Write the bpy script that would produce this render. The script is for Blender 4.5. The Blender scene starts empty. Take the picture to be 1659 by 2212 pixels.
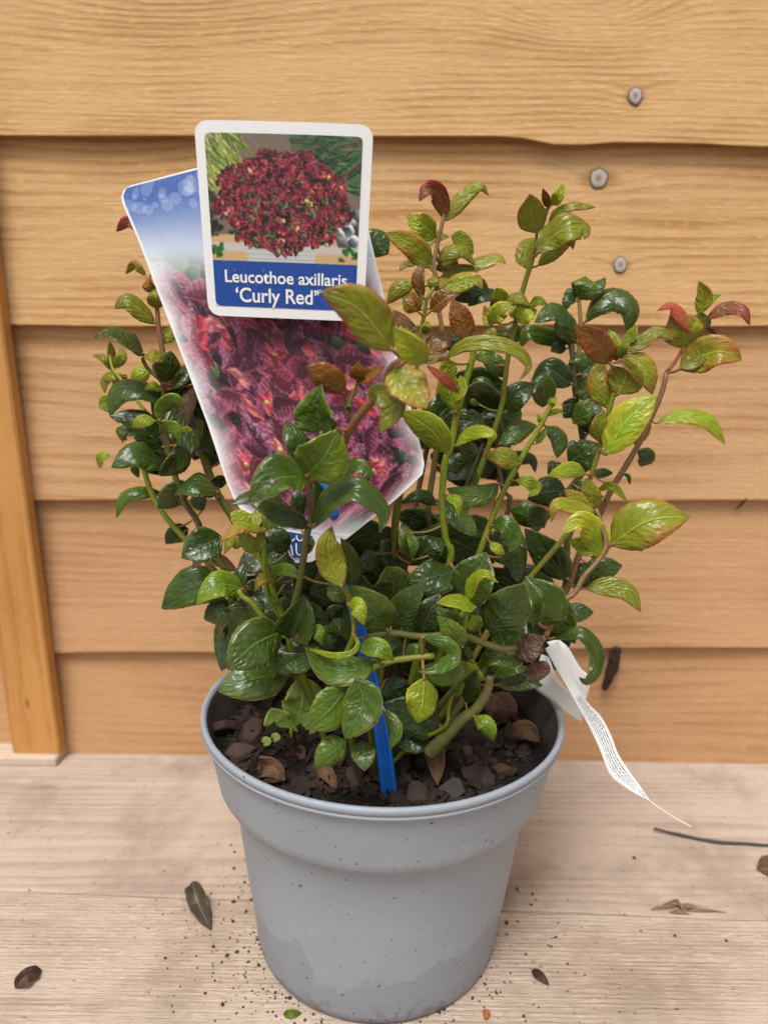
import bpy, math, random
import numpy as np
from mathutils import Vector, Matrix

random.seed(7); np.random.seed(7)
scene = bpy.context.scene
COL = scene.collection
R = math.radians

# ------------------------------------------------------------------ camera
PITCH, ROLL = 13.0, 0.7
CAM_LOC = Vector((0.0, -0.3644, 0.3284))
FPX = 1597.0                       # focal length in pixels of a 1659 x 2212 frame
cam_d = bpy.data.cameras.new('camera'); cam = bpy.data.objects.new('camera', cam_d); COL.objects.link(cam)
cam.location = CAM_LOC
CAM_ROT = Matrix.Rotation(R(90 - PITCH), 3, 'X') @ Matrix.Rotation(R(ROLL), 3, 'Z')
cam.rotation_euler = CAM_ROT.to_euler()
cam_d.sensor_fit = 'VERTICAL'; cam_d.sensor_height = 36.0; cam_d.lens = 36.0 * FPX / 2212
cam_d.clip_start = 0.01; cam_d.clip_end = 50
cam_d.dof.use_dof = True; cam_d.dof.focus_distance = 0.335; cam_d.dof.aperture_fstop = 7.5
scene.camera = cam

# ------------------------------------------------------------------ overcast sky, soft sun, exposure
SUN_EL, SUN_AZ = 62.0, 200.0       # azimuth in degrees clockwise from +Y
world = bpy.data.worlds.new('World'); scene.world = world; world.use_nodes = True
wn = world.node_tree; wn.nodes.clear()
w_out = wn.nodes.new('ShaderNodeOutputWorld'); w_bg = wn.nodes.new('ShaderNodeBackground')
w_sky = wn.nodes.new('ShaderNodeTexSky'); w_sky.sky_type = 'NISHITA'; w_sky.sun_disc = False
w_sky.sun_elevation = R(SUN_EL); w_sky.sun_rotation = R(SUN_AZ); w_sky.air_density = 1.0; w_sky.dust_density = 5.0
w_hsv = wn.nodes.new('ShaderNodeHueSaturation'); w_hsv.inputs['Saturation'].default_value = 0.12
wn.links.new(w_sky.outputs[0], w_hsv.inputs['Color']); wn.links.new(w_hsv.outputs[0], w_bg.inputs[0])
w_bg.inputs[1].default_value = 0.09
wn.links.new(w_bg.outputs[0], w_out.inputs[0])
sun_d = bpy.data.lights.new('sun', 'SUN'); sun = bpy.data.objects.new('sun', sun_d); COL.objects.link(sun)
sun_d.energy = 1.5; sun_d.angle = R(20); sun_d.color = (1.0, 0.98, 0.95)
_sd = Vector((math.sin(R(SUN_AZ)) * math.cos(R(SUN_EL)), math.cos(R(SUN_AZ)) * math.cos(R(SUN_EL)), math.sin(R(SUN_EL))))
sun.rotation_euler = _sd.to_track_quat('Z', 'Y').to_euler(); sun.location = _sd * 3
scene.view_settings.view_transform = 'Standard'; scene.view_settings.look = 'None'
scene.view_settings.gamma = 1.0; scene.view_settings.use_curve_mapping = False
scene.view_settings.exposure = 0.72
scene.cycles.max_bounces = 6

# ------------------------------------------------------------------ measuring helpers: survey the photograph's sight lines
def ray(x, y):
    return CAM_ROT @ Vector(((x - 829.5) / FPX, -(y - 1106) / FPX, -1.0))
def at_Y(x, y, Y):
    d = ray(x, y); return CAM_LOC + d * ((Y - CAM_LOC.y) / d.y)
def at_Z(x, y, Z):
    d = ray(x, y); return CAM_LOC + d * ((Z - CAM_LOC.z) / d.z)
def at_plane(x, y, p0, n):
    d = ray(x, y); return CAM_LOC + d * ((p0 - CAM_LOC).dot(n) / d.dot(n))
def px_m(p):                       # metres per frame pixel at a point
    v = CAM_ROT.transposed() @ (p - CAM_LOC); return -v.z / FPX

def lin(c):
    c = np.asarray(c, float) / 255.0
    return tuple(float(v) for v in np.where(c <= 0.04045, c / 12.92, ((c + 0.055) / 1.055) ** 2.4))

# ------------------------------------------------------------------ object helpers
def mesh_obj(name, verts, faces, mats, parent=None, smooth=True, midx=None, uvs=None):
    me = bpy.data.meshes.new(name)
    me.from_pydata([tuple(v) for v in verts], [], faces)
    if not isinstance(mats, (list, tuple)): mats = [mats]
    for m in mats: me.materials.append(m)
    if midx is not None: me.polygons.foreach_set('material_index', midx)
    if smooth: me.polygons.foreach_set('use_smooth', [True] * len(me.polygons))
    if uvs is not None:
        uvl = me.uv_layers.new(name='uv')
        idx = np.zeros(len(me.loops), dtype=np.int32); me.loops.foreach_get('vertex_index', idx)
        uvl.data.foreach_set('uv', np.asarray(uvs, dtype=np.float32)[idx].ravel())
    me.update()
    o = bpy.data.objects.new(name, me); COL.objects.link(o)
    if parent is not None: o.parent = parent
    return o
def empty(name, loc=(0, 0, 0)):
    o = bpy.data.objects.new(name, None); COL.objects.link(o); o.location = loc; o.empty_display_size = 0.02
    return o
def tag(o, label=None, cat=None, group=None, kind=None):
    if label: o['label'] = label
    if cat: o['category'] = cat
    if group: o['group'] = group
    if kind: o['kind'] = kind
    return o
def keep_parent(o, p):             # parent while leaving the world coordinates as they are
    o.parent = p; o.matrix_parent_inverse = Matrix.Translation(p.location).inverted()
    return o

def spline(pts, n):
    pts = [Vector(p) for p in pts]
    if len(pts) == 2: return [pts[0].lerp(pts[1], i / n) for i in range(n + 1)]
    P = [pts[0] * 2 - pts[1]] + pts + [pts[-1] * 2 - pts[-2]]
    cum = [0.0]
    for a, b in zip(pts, pts[1:]): cum.append(cum[-1] + max((b - a).length, 1e-6))
    out = []
    for i in range(n + 1):
        s = cum[-1] * i / n; k = 0
        while k < len(pts) - 2 and s > cum[k + 1]: k += 1
        t = (s - cum[k]) / (cum[k + 1] - cum[k])
        a, b, c, d = P[k], P[k + 1], P[k + 2], P[k + 3]
        out.append(0.5 * ((2 * b) + (c - a) * t + (2 * a - 5 * b + 4 * c - d) * t * t + (3 * b - a - 3 * c + d) * t ** 3))
    return out

def tube_data(path, radii, seg=8, cap=True, jitter=0.0):
    V, F = [], []
    up = Vector((0.3, 0.9, 0.2)); n = len(path)
    for i, p in enumerate(path):
        t = (path[min(i + 1, n - 1)] - path[max(i - 1, 0)]).normalized()
        a = t.cross(up).normalized(); b = t.cross(a); up = -b if b.dot(up) < 0 else b
        a = t.cross(up).normalized(); b = a.cross(t)
        for k in range(seg):
            an = 2 * math.pi * k / seg; r = radii[i] * (1 + jitter * random.uniform(-1, 1))
            V.append(p + a * (math.cos(an) * r) + b * (math.sin(an) * r))
    for i in range(n - 1):
        for k in range(seg):
            F.append((i * seg + k, i * seg + (k + 1) % seg, (i + 1) * seg + (k + 1) % seg, (i + 1) * seg + k))
    if cap:
        F.append(tuple(range(seg - 1, -1, -1))); F.append(tuple((n - 1) * seg + k for k in range(seg)))
    return V, F

# ------------------------------------------------------------------ node helpers
class NT:
    def __init__(s, name):
        s.m = bpy.data.materials.new(name); s.m.use_nodes = True; s.t = s.m.node_tree; s.t.nodes.clear()
        s.out = s.t.nodes.new('ShaderNodeOutputMaterial')
    def n(s, typ, **kw):
        nd = s.t.nodes.new(typ)
        for k, v in kw.items(): setattr(nd, k, v)
        return nd
    def put(s, sock, v):
        if isinstance(v, bpy.types.NodeSocket): s.t.links.new(v, sock)
        elif v is not None:
            if hasattr(sock.default_value, '__len__') and hasattr(v, '__len__') and len(sock.default_value) == 4 and len(v) == 3: v = tuple(v) + (1,)
            sock.default_value = v
    def math(s, op, a, b=None, c=None, clamp=False):
        nd = s.n('ShaderNodeMath', operation=op, use_clamp=clamp)
        for i, v in enumerate((a, b, c)):
            if v is not None: s.put(nd.inputs[i], v)
        return nd.outputs[0]
    def mix(s, fac, a, b, blend='MIX'):
        nd = s.n('ShaderNodeMix', data_type='RGBA', blend_type=blend)
        s.put(nd.inputs[0], fac); s.put(nd.inputs[6], a); s.put(nd.inputs[7], b)
        return nd.outputs[2]
    def noise(s, vec, scale, detail=3, rough=0.5, dim='3D'):
        nd = s.n('ShaderNodeTexNoise', noise_dimensions=dim)
        if vec is not None: s.put(nd.inputs['Vector'], vec)
        nd.inputs['Scale'].default_value = scale; nd.inputs['Detail'].default_value = detail; nd.inputs['Roughness'].default_value = rough
        return nd.outputs['Fac']
    def rng(s, v, a, b, c=0.0, d=1.0, smooth=True):
        nd = s.n('ShaderNodeMapRange', interpolation_type='SMOOTHSTEP' if smooth else 'LINEAR')
        s.put(nd.inputs[0], v); nd.inputs[1].default_value = a; nd.inputs[2].default_value = b
        nd.inputs[3].default_value = c; nd.inputs[4].default_value = d
        return nd.outputs[0]
    def xyz(s, v):
        nd = s.n('ShaderNodeSeparateXYZ'); s.put(nd.inputs[0], v); return nd.outputs
    def comb(s, x, y, z):
        nd = s.n('ShaderNodeCombineXYZ')
        for i, v in enumerate((x, y, z)): s.put(nd.inputs[i], v)
        return nd.outputs[0]
    def coord(s, which='Object'):
        return s.n('ShaderNodeTexCoord').outputs[which]
    def bump(s, h, dist, strength=1.0):
        nd = s.n('ShaderNodeBump'); nd.inputs['Distance'].default_value = dist; nd.inputs['Strength'].default_value = strength
        s.put(nd.inputs['Height'], h); return nd.outputs[0]
    def bsdf(s, color, rough=0.5, normal=None, spec=0.5, coat=0.0, sss=None, trans=0.0, trans_col=None):
        b = s.n('ShaderNodeBsdfPrincipled')
        s.put(b.inputs['Base Color'], color); s.put(b.inputs['Roughness'], rough)
        b.inputs['Specular IOR Level'].default_value = spec; b.inputs['Coat Weight'].default_value = coat
        b.inputs['Coat Roughness'].default_value = 0.18
        if normal is not None: s.put(b.inputs['Normal'], normal)
        res = b.outputs[0]
        if trans > 0:
            tr = s.n('ShaderNodeBsdfTranslucent'); s.put(tr.inputs[0], trans_col if trans_col is not None else color)
            mx = s.n('ShaderNodeMixShader'); mx.inputs[0].default_value = trans
            s.t.links.new(res, mx.inputs[1]); s.t.links.new(tr.outputs[0], mx.inputs[2]); res = mx.outputs[0]
        s.t.links.new(res, s.out.inputs[0]); return s.m

def plain(name, col, rough=0.6, spec=0.4, var=0.15, nscale=120, bump=0.0003):
    t = NT(name); c = t.coord(); n = t.noise(c, nscale, 4)
    lo = tuple(v * (1 - var) for v in col); hi = tuple(min(1, v * (1 + var)) for v in col)
    return t.bsdf(t.mix(n, lo, hi), rough, t.bump(n, bump, 0.6) if bump else None, spec)

# ------------------------------------------------------------------ timber
def wood(name, light, dark, ring, plane='xz', knots=(), offset=0.0, amp=0.004, sawn=0.5, dirt=None, grain_contrast=1.0, vertical=False, fleck=0.35):
    t = NT(name); x, y, z = t.xyz(t.coord())
    a, h = (x, z) if plane == 'xz' else (x, y)
    if vertical: a, h = z, x
    a = t.math('ADD', a, offset * 1.7)
    warp = t.noise(t.comb(t.math('MULTIPLY', a, 1.0), t.math('MULTIPLY', h, 5.0), offset), 3.0, 3)
    hh = t.math('MULTIPLY_ADD', t.math('SUBTRACT', warp, 0.5), amp * 5, h)
    fine = t.noise(t.comb(t.math('MULTIPLY', a, 12.0), t.math('MULTIPLY', h, 60.0), offset), 4.0, 2)
    hh = t.math('MULTIPLY_ADD', t.math('SUBTRACT', fine, 0.5), 0.0016, hh)
    kn = 0.0
    for (kx, kh, sx, sh, ka) in knots:
        dx = t.math('MULTIPLY', t.math('SUBTRACT', a, kx + offset * 1.7), 1 / sx); dh = t.math('MULTIPLY', t.math('SUBTRACT', h, kh), 1 / sh)
        q = t.math('ADD', t.math('MULTIPLY', dx, dx), t.math('MULTIPLY', dh, dh))
        e = t.math('EXPONENT', t.math('MULTIPLY', q, -1.0))
        hh = t.math('MULTIPLY_ADD', e, ka, hh)
    # ring spacing drifts over the board's width
    drift = t.noise(t.comb(t.math('MULTIPLY', a, 0.4), t.math('MULTIPLY', h, 9.0), offset + 4), 2.0, 1)
    ph = t.math('MULTIPLY_ADD', drift, 6.0, t.math('MULTIPLY', hh, 1.0 / ring))
    fr = t.math('FRACT', ph)
    late = t.math('MULTIPLY', t.rng(fr, 0.35, 0.88), t.rng(fr, 1.0, 0.93))
    streak = t.noise(t.comb(t.math('MULTIPLY', a, 9.0), t.math('MULTIPLY', h, 420.0), offset), 2.0, 4, 0.65)
    blotch = t.noise(t.comb(t.math('MULTIPLY', a, 4.0), t.math('MULTIPLY', h, 10.0), offset + 9), 2.0, 4, 0.6)
    late2 = t.noise(t.comb(t.math('MULTIPLY', a, 1.6), t.math('MULTIPLY', hh, 150.0), offset + 6), 1.0, 3, 0.6)
    fac = t.math('MULTIPLY', t.math('MULTIPLY', late, t.rng(blotch, 0.35, 0.6, 0.25, 1.0)), 0.46 * grain_contrast)
    fac = t.math('ADD', fac, t.math('MULTIPLY', t.math('SUBTRACT', late2, 0.42), 0.75 * grain_contrast))
    fac = t.math('ADD', fac, t.math('MULTIPLY', t.math('SUBTRACT', streak, 0.5), 0.75 * grain_contrast))
    fac = t.math('ADD', fac, t.math('MULTIPLY', t.math('SUBTRACT', blotch, 0.5), 1.15), None, True)
    c = t.mix(fac, light, dark)
    # torn fibres of the saw: short pale flecks across the rings
    fl = t.noise(t.comb(t.math('MULTIPLY', a, 130.0), t.math('MULTIPLY', h, 420.0), offset + 2), 1.0, 3, 0.6)
    c = t.mix(t.rng(fl, 0.54, 0.70, 0, fleck), c, tuple(min(1, v * 1.28) for v in light))
    for (kx, kh, sx, sh, ka) in knots:
        dx = t.math('MULTIPLY', t.math('SUBTRACT', a, kx + offset * 1.7), 1 / (sx * 0.55)); dh = t.math('MULTIPLY', t.math('SUBTRACT', h, kh), 1 / (sh * 0.55))
        q = t.math('ADD', t.math('MULTIPLY', dx, dx), t.math('MULTIPLY', dh, dh))
        c = t.mix(t.rng(q, 1.2, 0.0, 0, 0.6 if sx < 0.035 else 0.04), c, tuple(v * 0.55 for v in dark))
    if dirt:
        dn = t.noise(t.comb(t.math('MULTIPLY', a, 1.0), h, offset), 14.0, 5, 0.65)
        c = t.mix(t.rng(dn, 0.46, 0.72, 0, 0.75), c, dirt)
        sp = t.noise(t.comb(a, t.math('MULTIPLY', h, 1.3), offset), 260.0, 2, 0.5)
        c = t.mix(t.rng(sp, 0.67, 0.74, 0, 0.75), c, tuple(v * 0.25 for v in dark))
    hgt = t.math('ADD', t.math('MULTIPLY', streak, 1.0), t.math('MULTIPLY', fl, 1.0))
    return t.bsdf(c, 0.78, t.bump(hgt, 0.0011, sawn), 0.25)

W_L, W_D = (0.62, 0.385, 0.175), (0.40, 0.185, 0.058)

# wall plane from its foot line on the bench
foot_l, foot_r = at_Z(0, 1619, 0.0), at_Z(1659, 1645, 0.0)
wall_dir = (foot_r - foot_l).normalized(); wall_n = Vector((wall_dir.y, -wall_dir.x, 0)).normalized()
if wall_n.y > 0: wall_n = -wall_n
def on_wall(x, y, proud=0.0): return at_plane(x, y, foot_l + wall_n * proud, wall_n)
wall_yaw = math.atan2(wall_dir.y, wall_dir.x)
# wall frame: origin at the foot under the camera, x along the wall, y into the wall, z up
wall = empty('board_wall', (0, 0, 0)); o_w = foot_l + wall_dir * (-foot_l.x / wall_dir.x); wall.location = o_w; wall.rotation_euler = (0, 0, wall_yaw)
tag(wall, 'honey-coloured wall of overlapping rough-sawn horizontal boards behind the pot', 'wall')
w_inv = (Matrix.Translation(o_w) @ Matrix.Rotation(wall_yaw, 4, 'Z')).inverted()
def wall_xz(x, y): p = w_inv @ on_wall(x, y); return p.x, p.z

edges = [((0, 298), (1659, 300)), ((0, 704), (1659, 704)), ((0, 1077), (1659, 1079)), ((0, 1408), (1659, 1394))]
lines = []
for a, b in edges:
    (xa, za), (xb, zb) = wall_xz(*a), wall_xz(*b); lines.append((lambda x, xa=xa, za=za, xb=xb, zb=zb: za + (zb - za) * (x - xa) / (xb - xa)))
lines.append(lambda x: -0.002)
first_l = lines[0]; top_l = lambda x: first_l(x) + 0.124
lines = [top_l] + lines
wx0, wz0 = wall_xz(1080, 298); wx1, wz1 = wall_xz(1235, 316)
def wave(x):
    u = min(1, max(0, (x - wx0) / (wx1 - wx0))); s = u * u * (3 - 2 * u)
    return -(wz0 - wz1) * s + 0.0012 * math.sin(x * 45) * s + 0.0004 * math.sin(x * 90 + 1) * s
knot_px = {1: [(1367, 212, 0.016, 0.010, 0.006), (1275, 8, 0.05, 0.022, 0.030), (380, -20, 0.11, 0.03, 0.020)],
           2: [(1293, 385, 0.03, 0.014, 0.010), (1337, 573, 0.016, 0.010, 0.006), (250, 360, 0.08, 0.03, 0.008)],
           3: [(300, 850, 0.10, 0.02, 0.010)], 4: [(500, 1200, 0.12, 0.02, 0.008)], 5: [(900, 1500, 0.2, 0.02, 0.005)], 0: []}
board_cols = [(W_L, W_D), (W_L, W_D), ((0.60, 0.37, 0.17), (0.40, 0.185, 0.06)), ((0.55, 0.33, 0.165), (0.38, 0.185, 0.07)),
              ((0.52, 0.30, 0.15), (0.37, 0.175, 0.07)), ((0.50, 0.285, 0.14), (0.36, 0.17, 0.068))]
rings = [0.008, 0.0052, 0.0075, 0.0110, 0.0105, 0.010]
boards = []
FRONT = [-0.0060, -0.0056, -0.0044, -0.0044, -0.0040, -0.0040]
for k in range(6):
    kn = []
    for (px, py, sx, sh, ka) in knot_px[k]:
        kx, kz = wall_xz(px, py); kn.append((kx, kz, sx, sh, ka))
    mat = wood('board_wood_%d' % k, board_cols[k][0], board_cols[k][1], rings[k], 'xz', kn, offset=k * 3.3, amp=0.0035, grain_contrast=(1.0, 1.2, 1.3, 1.15, 1.0, 1.0)[k])
    xs = np.linspace(-0.75, 0.75, 76); V, F = [], []
    up_f = (lambda x, k=k: (lines[k - 1](x) if k > 0 else lines[0](x) + 0.13) + 0.022)
    for x in xs:
        zb = lines[k](x) + (wave(x) if k == 1 else 0.0005 * math.sin(x * 31 + k * 2)); zt = up_f(x); zm = zb + (zt - zb) * 0.5
        r_ = 0.0012
        # front bottom (rounded), front middle, front top, back top, back bottom
        pf = FRONT[k]; sec = [(pf, zb + r_ * .5), (pf + 0.0005, zb + 0.0001), (pf + 0.0010, zb + 0.0001), (0.0015, zb + 0.0025), (0.0085, zt), (0.0045, zt), ((pf + 0.0045) / 2, zm)]
        V += [(x, yy, zz) for yy, zz in sec]
    m = 7
    for i in range(len(xs) - 1):
        for j in range(m): F.append((i * m + j, (i + 1) * m + j, (i + 1) * m + (j + 1) % m, i * m + (j + 1) % m))
    F.append(tuple(range(m))[::-1]); F.append(tuple((len(xs) - 1) * m + j for j in range(m)))
    b = mesh_obj('board', V, F, mat, wall, smooth=False); boards.append(b)
# knots: grey end-grain plugs with a dark bark ring
def knot_mat():
    t = NT('knot_wood'); uv = t.xyz(t.coord('UV')); r = uv[0]
    n = t.noise(t.coord(), 900, 3); r2 = t.math('MULTIPLY_ADD', t.math('SUBTRACT', n, 0.5), 0.25, r)
    cr = t.n('ShaderNodeValToRGB'); t.put(cr.inputs[0], r2); e = cr.color_ramp.elements
    e[0].position = 0.0; e[0].color = (0.30, 0.20, 0.11, 1); e[1].position = 1.0; e[1].color = (0.30, 0.19, 0.10, 1)
    for p, c in ((0.22, (0.30, 0.21, 0.13)), (0.36, (0.42, 0.37, 0.32)), (0.66, (0.44, 0.39, 0.34)), (0.80, (0.13, 0.10, 0.08)), (0.90, (0.22, 0.14, 0.08))):
        el = e.new(p); el.color = c + (1,)
    return t.bsdf(cr.outputs[0], 0.8, t.bump(n, 0.0004, 0.7), 0.2)
KM = knot_mat()
for bi, px, py, rw, rh in ((1, 1367, 212, 19, 22), (2, 1293, 385, 24, 25), (2, 1337, 573, 17, 21)):
    kx, kz = wall_xz(px, py); s = px_m(on_wall(px, py)); V = [(kx, 0, kz)]; U = [(0.0, 0)]; F = []
    zb = lines[bi](kx); zt = lines[bi - 1](kx) + 0.022
    def yface(z): u = (z - zb) / (zt - zb); return FRONT[bi] + u * (0.0045 - FRONT[bi])
    V[0] = (kx, yface(kz) - 0.0012, kz); ph = [random.uniform(0.9, 1.1) for _ in range(16)]
    for ri, (rr, pr) in enumerate(((0.35, 0.0010), (0.7, 0.0014), (0.85, 0.0004), (1.0, -0.0004))):
        for a_ in range(16):
            an = 2 * math.pi * a_ / 16; xx = kx + rr * rw * s * math.cos(an) * ph[a_]; zz = kz + rr * rh * s * math.sin(an) * ph[a_]
            V.append((xx, yface(zz) - pr, zz)); U.append((rr, 0))
    for a_ in range(16): F.append((0, 1 + a_, 1 + (a_ + 1) % 16))
    for ri in range(3):
        for a_ in range(16): F.append((1 + ri * 16 + a_, 1 + (ri + 1) * 16 + a_, 1 + (ri + 1) * 16 + (a_ + 1) % 16, 1 + ri * 16 + (a_ + 1) % 16))
    mesh_obj('knot', V, F, KM, boards[bi], uvs=U)

# upright batten at the left and the strip it stands on
post_mat = wood('batten_wood', (0.53, 0.265, 0.080), (0.34, 0.13, 0.032), 0.012, 'xz', [(0.045, -0.02, 0.010, 0.004, 0.004)], offset=31, vertical=True, grain_contrast=0.9)
def bevel_box(x0, x1, y0, y1, z0, z1, b=0.0015):
    V, F = [], []
    for z, i in ((z0, b), (z0 + b, 0), (z1 - b, 0), (z1, b)):
        V += [(x0 + i + b, y0 + i, z), (x1 - i - b, y0 + i, z), (x1 - i, y0 + i + b, z), (x1 - i, y1 - i - b, z), (x1 - i - b, y1 - i, z), (x0 + i + b, y1 - i, z), (x0 + i, y1 - i - b, z), (x0 + i, y0 + i + b, z)]
    for r_ in range(3):
        for k in range(8): F.append((r_ * 8 + k, r_ * 8 + (k + 1) % 8, (r_ + 1) * 8 + (k + 1) % 8, (r_ + 1) * 8 + k))
    F.append(tuple(range(7, -1, -1))); F.append(tuple(24 + k for k in range(8)))
    return V, F
pb_r = w_inv @ on_wall(130, 1629, 0.0175); pb_l = w_inv @ on_wall(28, 1629, 0.0175)
V, F = bevel_box(pb_l.x - pb_r.x, 0, -0.0175, -0.0040, 0, 0.62)
post = mesh_obj('corner_batten', V, F, post_mat, None, smooth=False)
post.matrix_world = Matrix.Translation(o_w) @ Matrix.Rotation(wall_yaw, 4, 'Z') @ Matrix.Translation((pb_r.x, 0, pb_r.z - 0.0008)) @ Matrix.Rotation(R(-2.0), 4, 'Y')
tag(post, 'orange-brown upright timber batten fixed against the board wall', 'batten')
strip_mat = wood('strip_wood', (0.56, 0.45, 0.36), (0.40, 0.29, 0.21), 0.006, 'xy', offset=12)
V, F = bevel_box(-0.62, (w_inv @ on_wall(122, 1625, 0.022)).x, -0.0235, 0.004, 0.0, pb_r.z, 0.001)
strip = mesh_obj('packing_strip', V, F, strip_mat, None, smooth=False)
strip.matrix_world = Matrix.Translation(o_w) @ Matrix.Rotation(wall_yaw, 4, 'Z')
tag(strip, 'thin pale wooden strip lying under the foot of the upright batten', 'wood strip')

# ------------------------------------------------------------------ bench: two planks with a narrow open joint
bench = empty('bench_top', (0, 0, 0)); bench['kind'] = 'structure'
j0, j1 = at_Z(0, 1922, 0), at_Z(1659, 1987, 0)
def joint(x): return j0.y + (j1.y - j0.y) * (x - j0.x) / (j1.x - j0.x)
kf = at_Z(1470, 1960, 0); kf2 = at_Z(100, 1700, 0)
FL, FD = (0.52, 0.41, 0.325), (0.28, 0.195, 0.14)
plank_back = wood('plank_back_wood', (0.48, 0.38, 0.305), (0.30, 0.22, 0.165), 0.0085, 'xy', [(kf.x, kf.y, 0.03, 0.008, 0.004), (kf2.x, kf2.y, 0.02, 0.006, 0.004)], offset=7, amp=0.005, dirt=(0.27, 0.21, 0.165), grain_contrast=1.0, sawn=0.35)
plank_front = wood('plank_front_wood', FL, FD, 0.0027, 'xy', [], offset=21, amp=0.0012, dirt=(0.31, 0.235, 0.175), grain_contrast=1.15, sawn=1.0, fleck=0.6)
for which, mat in (('back', plank_back), ('front', plank_front)):
    xs = np.linspace(-0.8, 0.8, 60); V, F = [], []
    for x in xs:
        jt = joint(x) + 0.0004 * math.sin(x * 60) + 0.0003 * math.sin(x * 151)
        y0, y1 = (jt + 0.0004, 0.30) if which == 'back' else (-0.80, jt - 0.0004)
        V += [(x, y0, -0.0012), (x, y0 + 0.0012, 0), (x, y1 - 0.0012, 0), (x, y1, -0.0012), (x, y1, -0.025), (x, y0, -0.025)]
    for i in range(len(xs) - 1):
        for j in range(6): F.append((i * 6 + j, (i + 1) * 6 + j, (i + 1) * 6 + (j + 1) % 6, i * 6 + (j + 1) % 6)[::-1])
    mesh_obj('plank', V, F, mat, bench, smooth=False)

# ------------------------------------------------------------------ pot
POT_X = at_Y(819, 1545, 0).x
pot = empty('plant_pot', (POT_X, 0, 0.0)); pot.rotation_euler = (0, R(0.8), 0); pot.location.z = 0.0009
tag(pot, 'round grey plastic plant pot with a deep collar and damp marks near its base', 'plant pot')
def pot_mat():
    t = NT('grey_plastic'); c = t.coord(); x, y, z = t.xyz(c)
    n = t.noise(c, 28, 5, 0.6); n2 = t.noise(c, 170, 3); n3 = t.noise(c, 420, 1, 0.4)
    col = t.mix(n, (0.245, 0.272, 0.312), (0.310, 0.340, 0.382))
    col = t.mix(t.math('MULTIPLY', t.rng(n2, 0.58, 0.75), 0.25), col, (0.40, 0.40, 0.40))
    damp = t.math('SUBTRACT', t.math('ADD', t.math('MULTIPLY', t.noise(c, 26, 5, 0.65), 0.075), t.math('MULTIPLY', t.noise(t.comb(x, 0.0, 0.0), 30, 2), 0.03)), z)
    dm = t.rng(damp, 0.020, 0.0245)
    col = t.mix(t.math('MULTIPLY', dm, 0.32), col, (0.135, 0.152, 0.165))
    col = t.mix(t.rng(n3, 0.735, 0.76, 0, 0.85), col, (0.06, 0.05, 0.045))
    silt = t.math('MULTIPLY', t.rng(z, 0.02, 0.0), t.rng(n2, 0.5, 0.65, 0, 0.6)); col = t.mix(silt, col, (0.12, 0.10, 0.08))
    rough = t.math('MULTIPLY_ADD', n2, 0.2, 0.40)
    h = t.math('ADD', t.math('MULTIPLY', n, 1.0), t.math('MULTIPLY', n2, 0.12))
    return t.bsdf(col, rough, t.bump(h, 0.0012, 0.5), 0.45)
def lathe(prof, seg=128, close=False):
    V, F = [], []; n = len(prof)
    for k in range(seg):
        an = 2 * math.pi * k / seg
        for r_, z in prof: V.append((r_ * math.sin(an), r_ * math.cos(an), z))
    for k in range(seg):
        k2 = (k + 1) % seg
        for i in range(n - 1): F.append((k * n + i, k * n + i + 1, k2 * n + i + 1, k2 * n + i))
    return V, F
RIMZ = 0.1394
prof = [(0.0, 0.0035), (0.058, 0.0035), (0.0595, 0.0), (0.0655, 0.0), (0.0672, 0.0014), (0.0682, 0.006), (0.0690, 0.015), (0.0742, 0.056), (0.0790, 0.0945), (0.0797, 0.0965), (0.0822, 0.0985), (0.0852, 0.1005),
        (0.0868, 0.1030), (0.0876, 0.1070), (0.0918, 0.1300), (0.0921, 0.1318), (0.0928, 0.1330), (0.0945, 0.1335), (0.0950, 0.1340), (0.0951, 0.1350), (0.0945, 0.1354), (0.0945, 0.1358), (0.0952, 0.1362), (0.0953, 0.1380), (0.0949, 0.1391), (0.0940, RIMZ), (0.0928, 0.1391), (0.0920, 0.1375),
        (0.0908, 0.132), (0.0862, 0.108), (0.0842, 0.1025), (0.0788, 0.0985), (0.0776, 0.094), (0.066, 0.008), (0.0, 0.0065)]
PM = pot_mat()
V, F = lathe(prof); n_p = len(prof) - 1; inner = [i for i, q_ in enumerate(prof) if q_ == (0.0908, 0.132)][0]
mesh_obj('pot_wall', V, F, [PM, plain('dark_inner_plastic', (0.075, 0.068, 0.062), 0.7, 0.3, 0.35, 60, 0.0006)], pot, midx=[1 if (k % n_p) >= inner - 1 else 0 for k in range(len(F))])  # faces inside the rim take a darker, mottled grey than the outside
V, F = [], []
# ------------------------------------------------------------------ compost and bark
SOILZ = 0.122
def soil_z(x, y): return SOILZ + 0.0035 * math.sin(x * 60 + 1) * math.cos(y * 75) + 0.002 * math.sin(x * 170 + y * 140) + 0.004 * (1 - (x * x + y * y) / 0.0064)
soil_mat = plain('dark_compost', (0.012, 0.009, 0.007), 0.95, 0.15, 0.6, 300, 0.002)
V, F = [(POT_X, 0, soil_z(0, 0))], []
NR, NS = 14, 56
for i in range(1, NR + 1):
    for k in range(NS):
        an = 2 * math.pi * k / NS; r_ = 0.0878 * i / NR; x, y = r_ * math.cos(an), r_ * math.sin(an)
        V.append((POT_X + x, y, soil_z(x, y) + random.uniform(-0.0012, 0.0012)))
for k in range(NS): F.append((0, 1 + k, 1 + (k + 1) % NS))
for i in range(NR - 1):
    for k in range(NS): F.append((1 + i * NS + k, 1 + (i + 1) * NS + k, 1 + (i + 1) * NS + (k + 1) % NS, 1 + i * NS + (k + 1) % NS))
nb = len(V)
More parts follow.
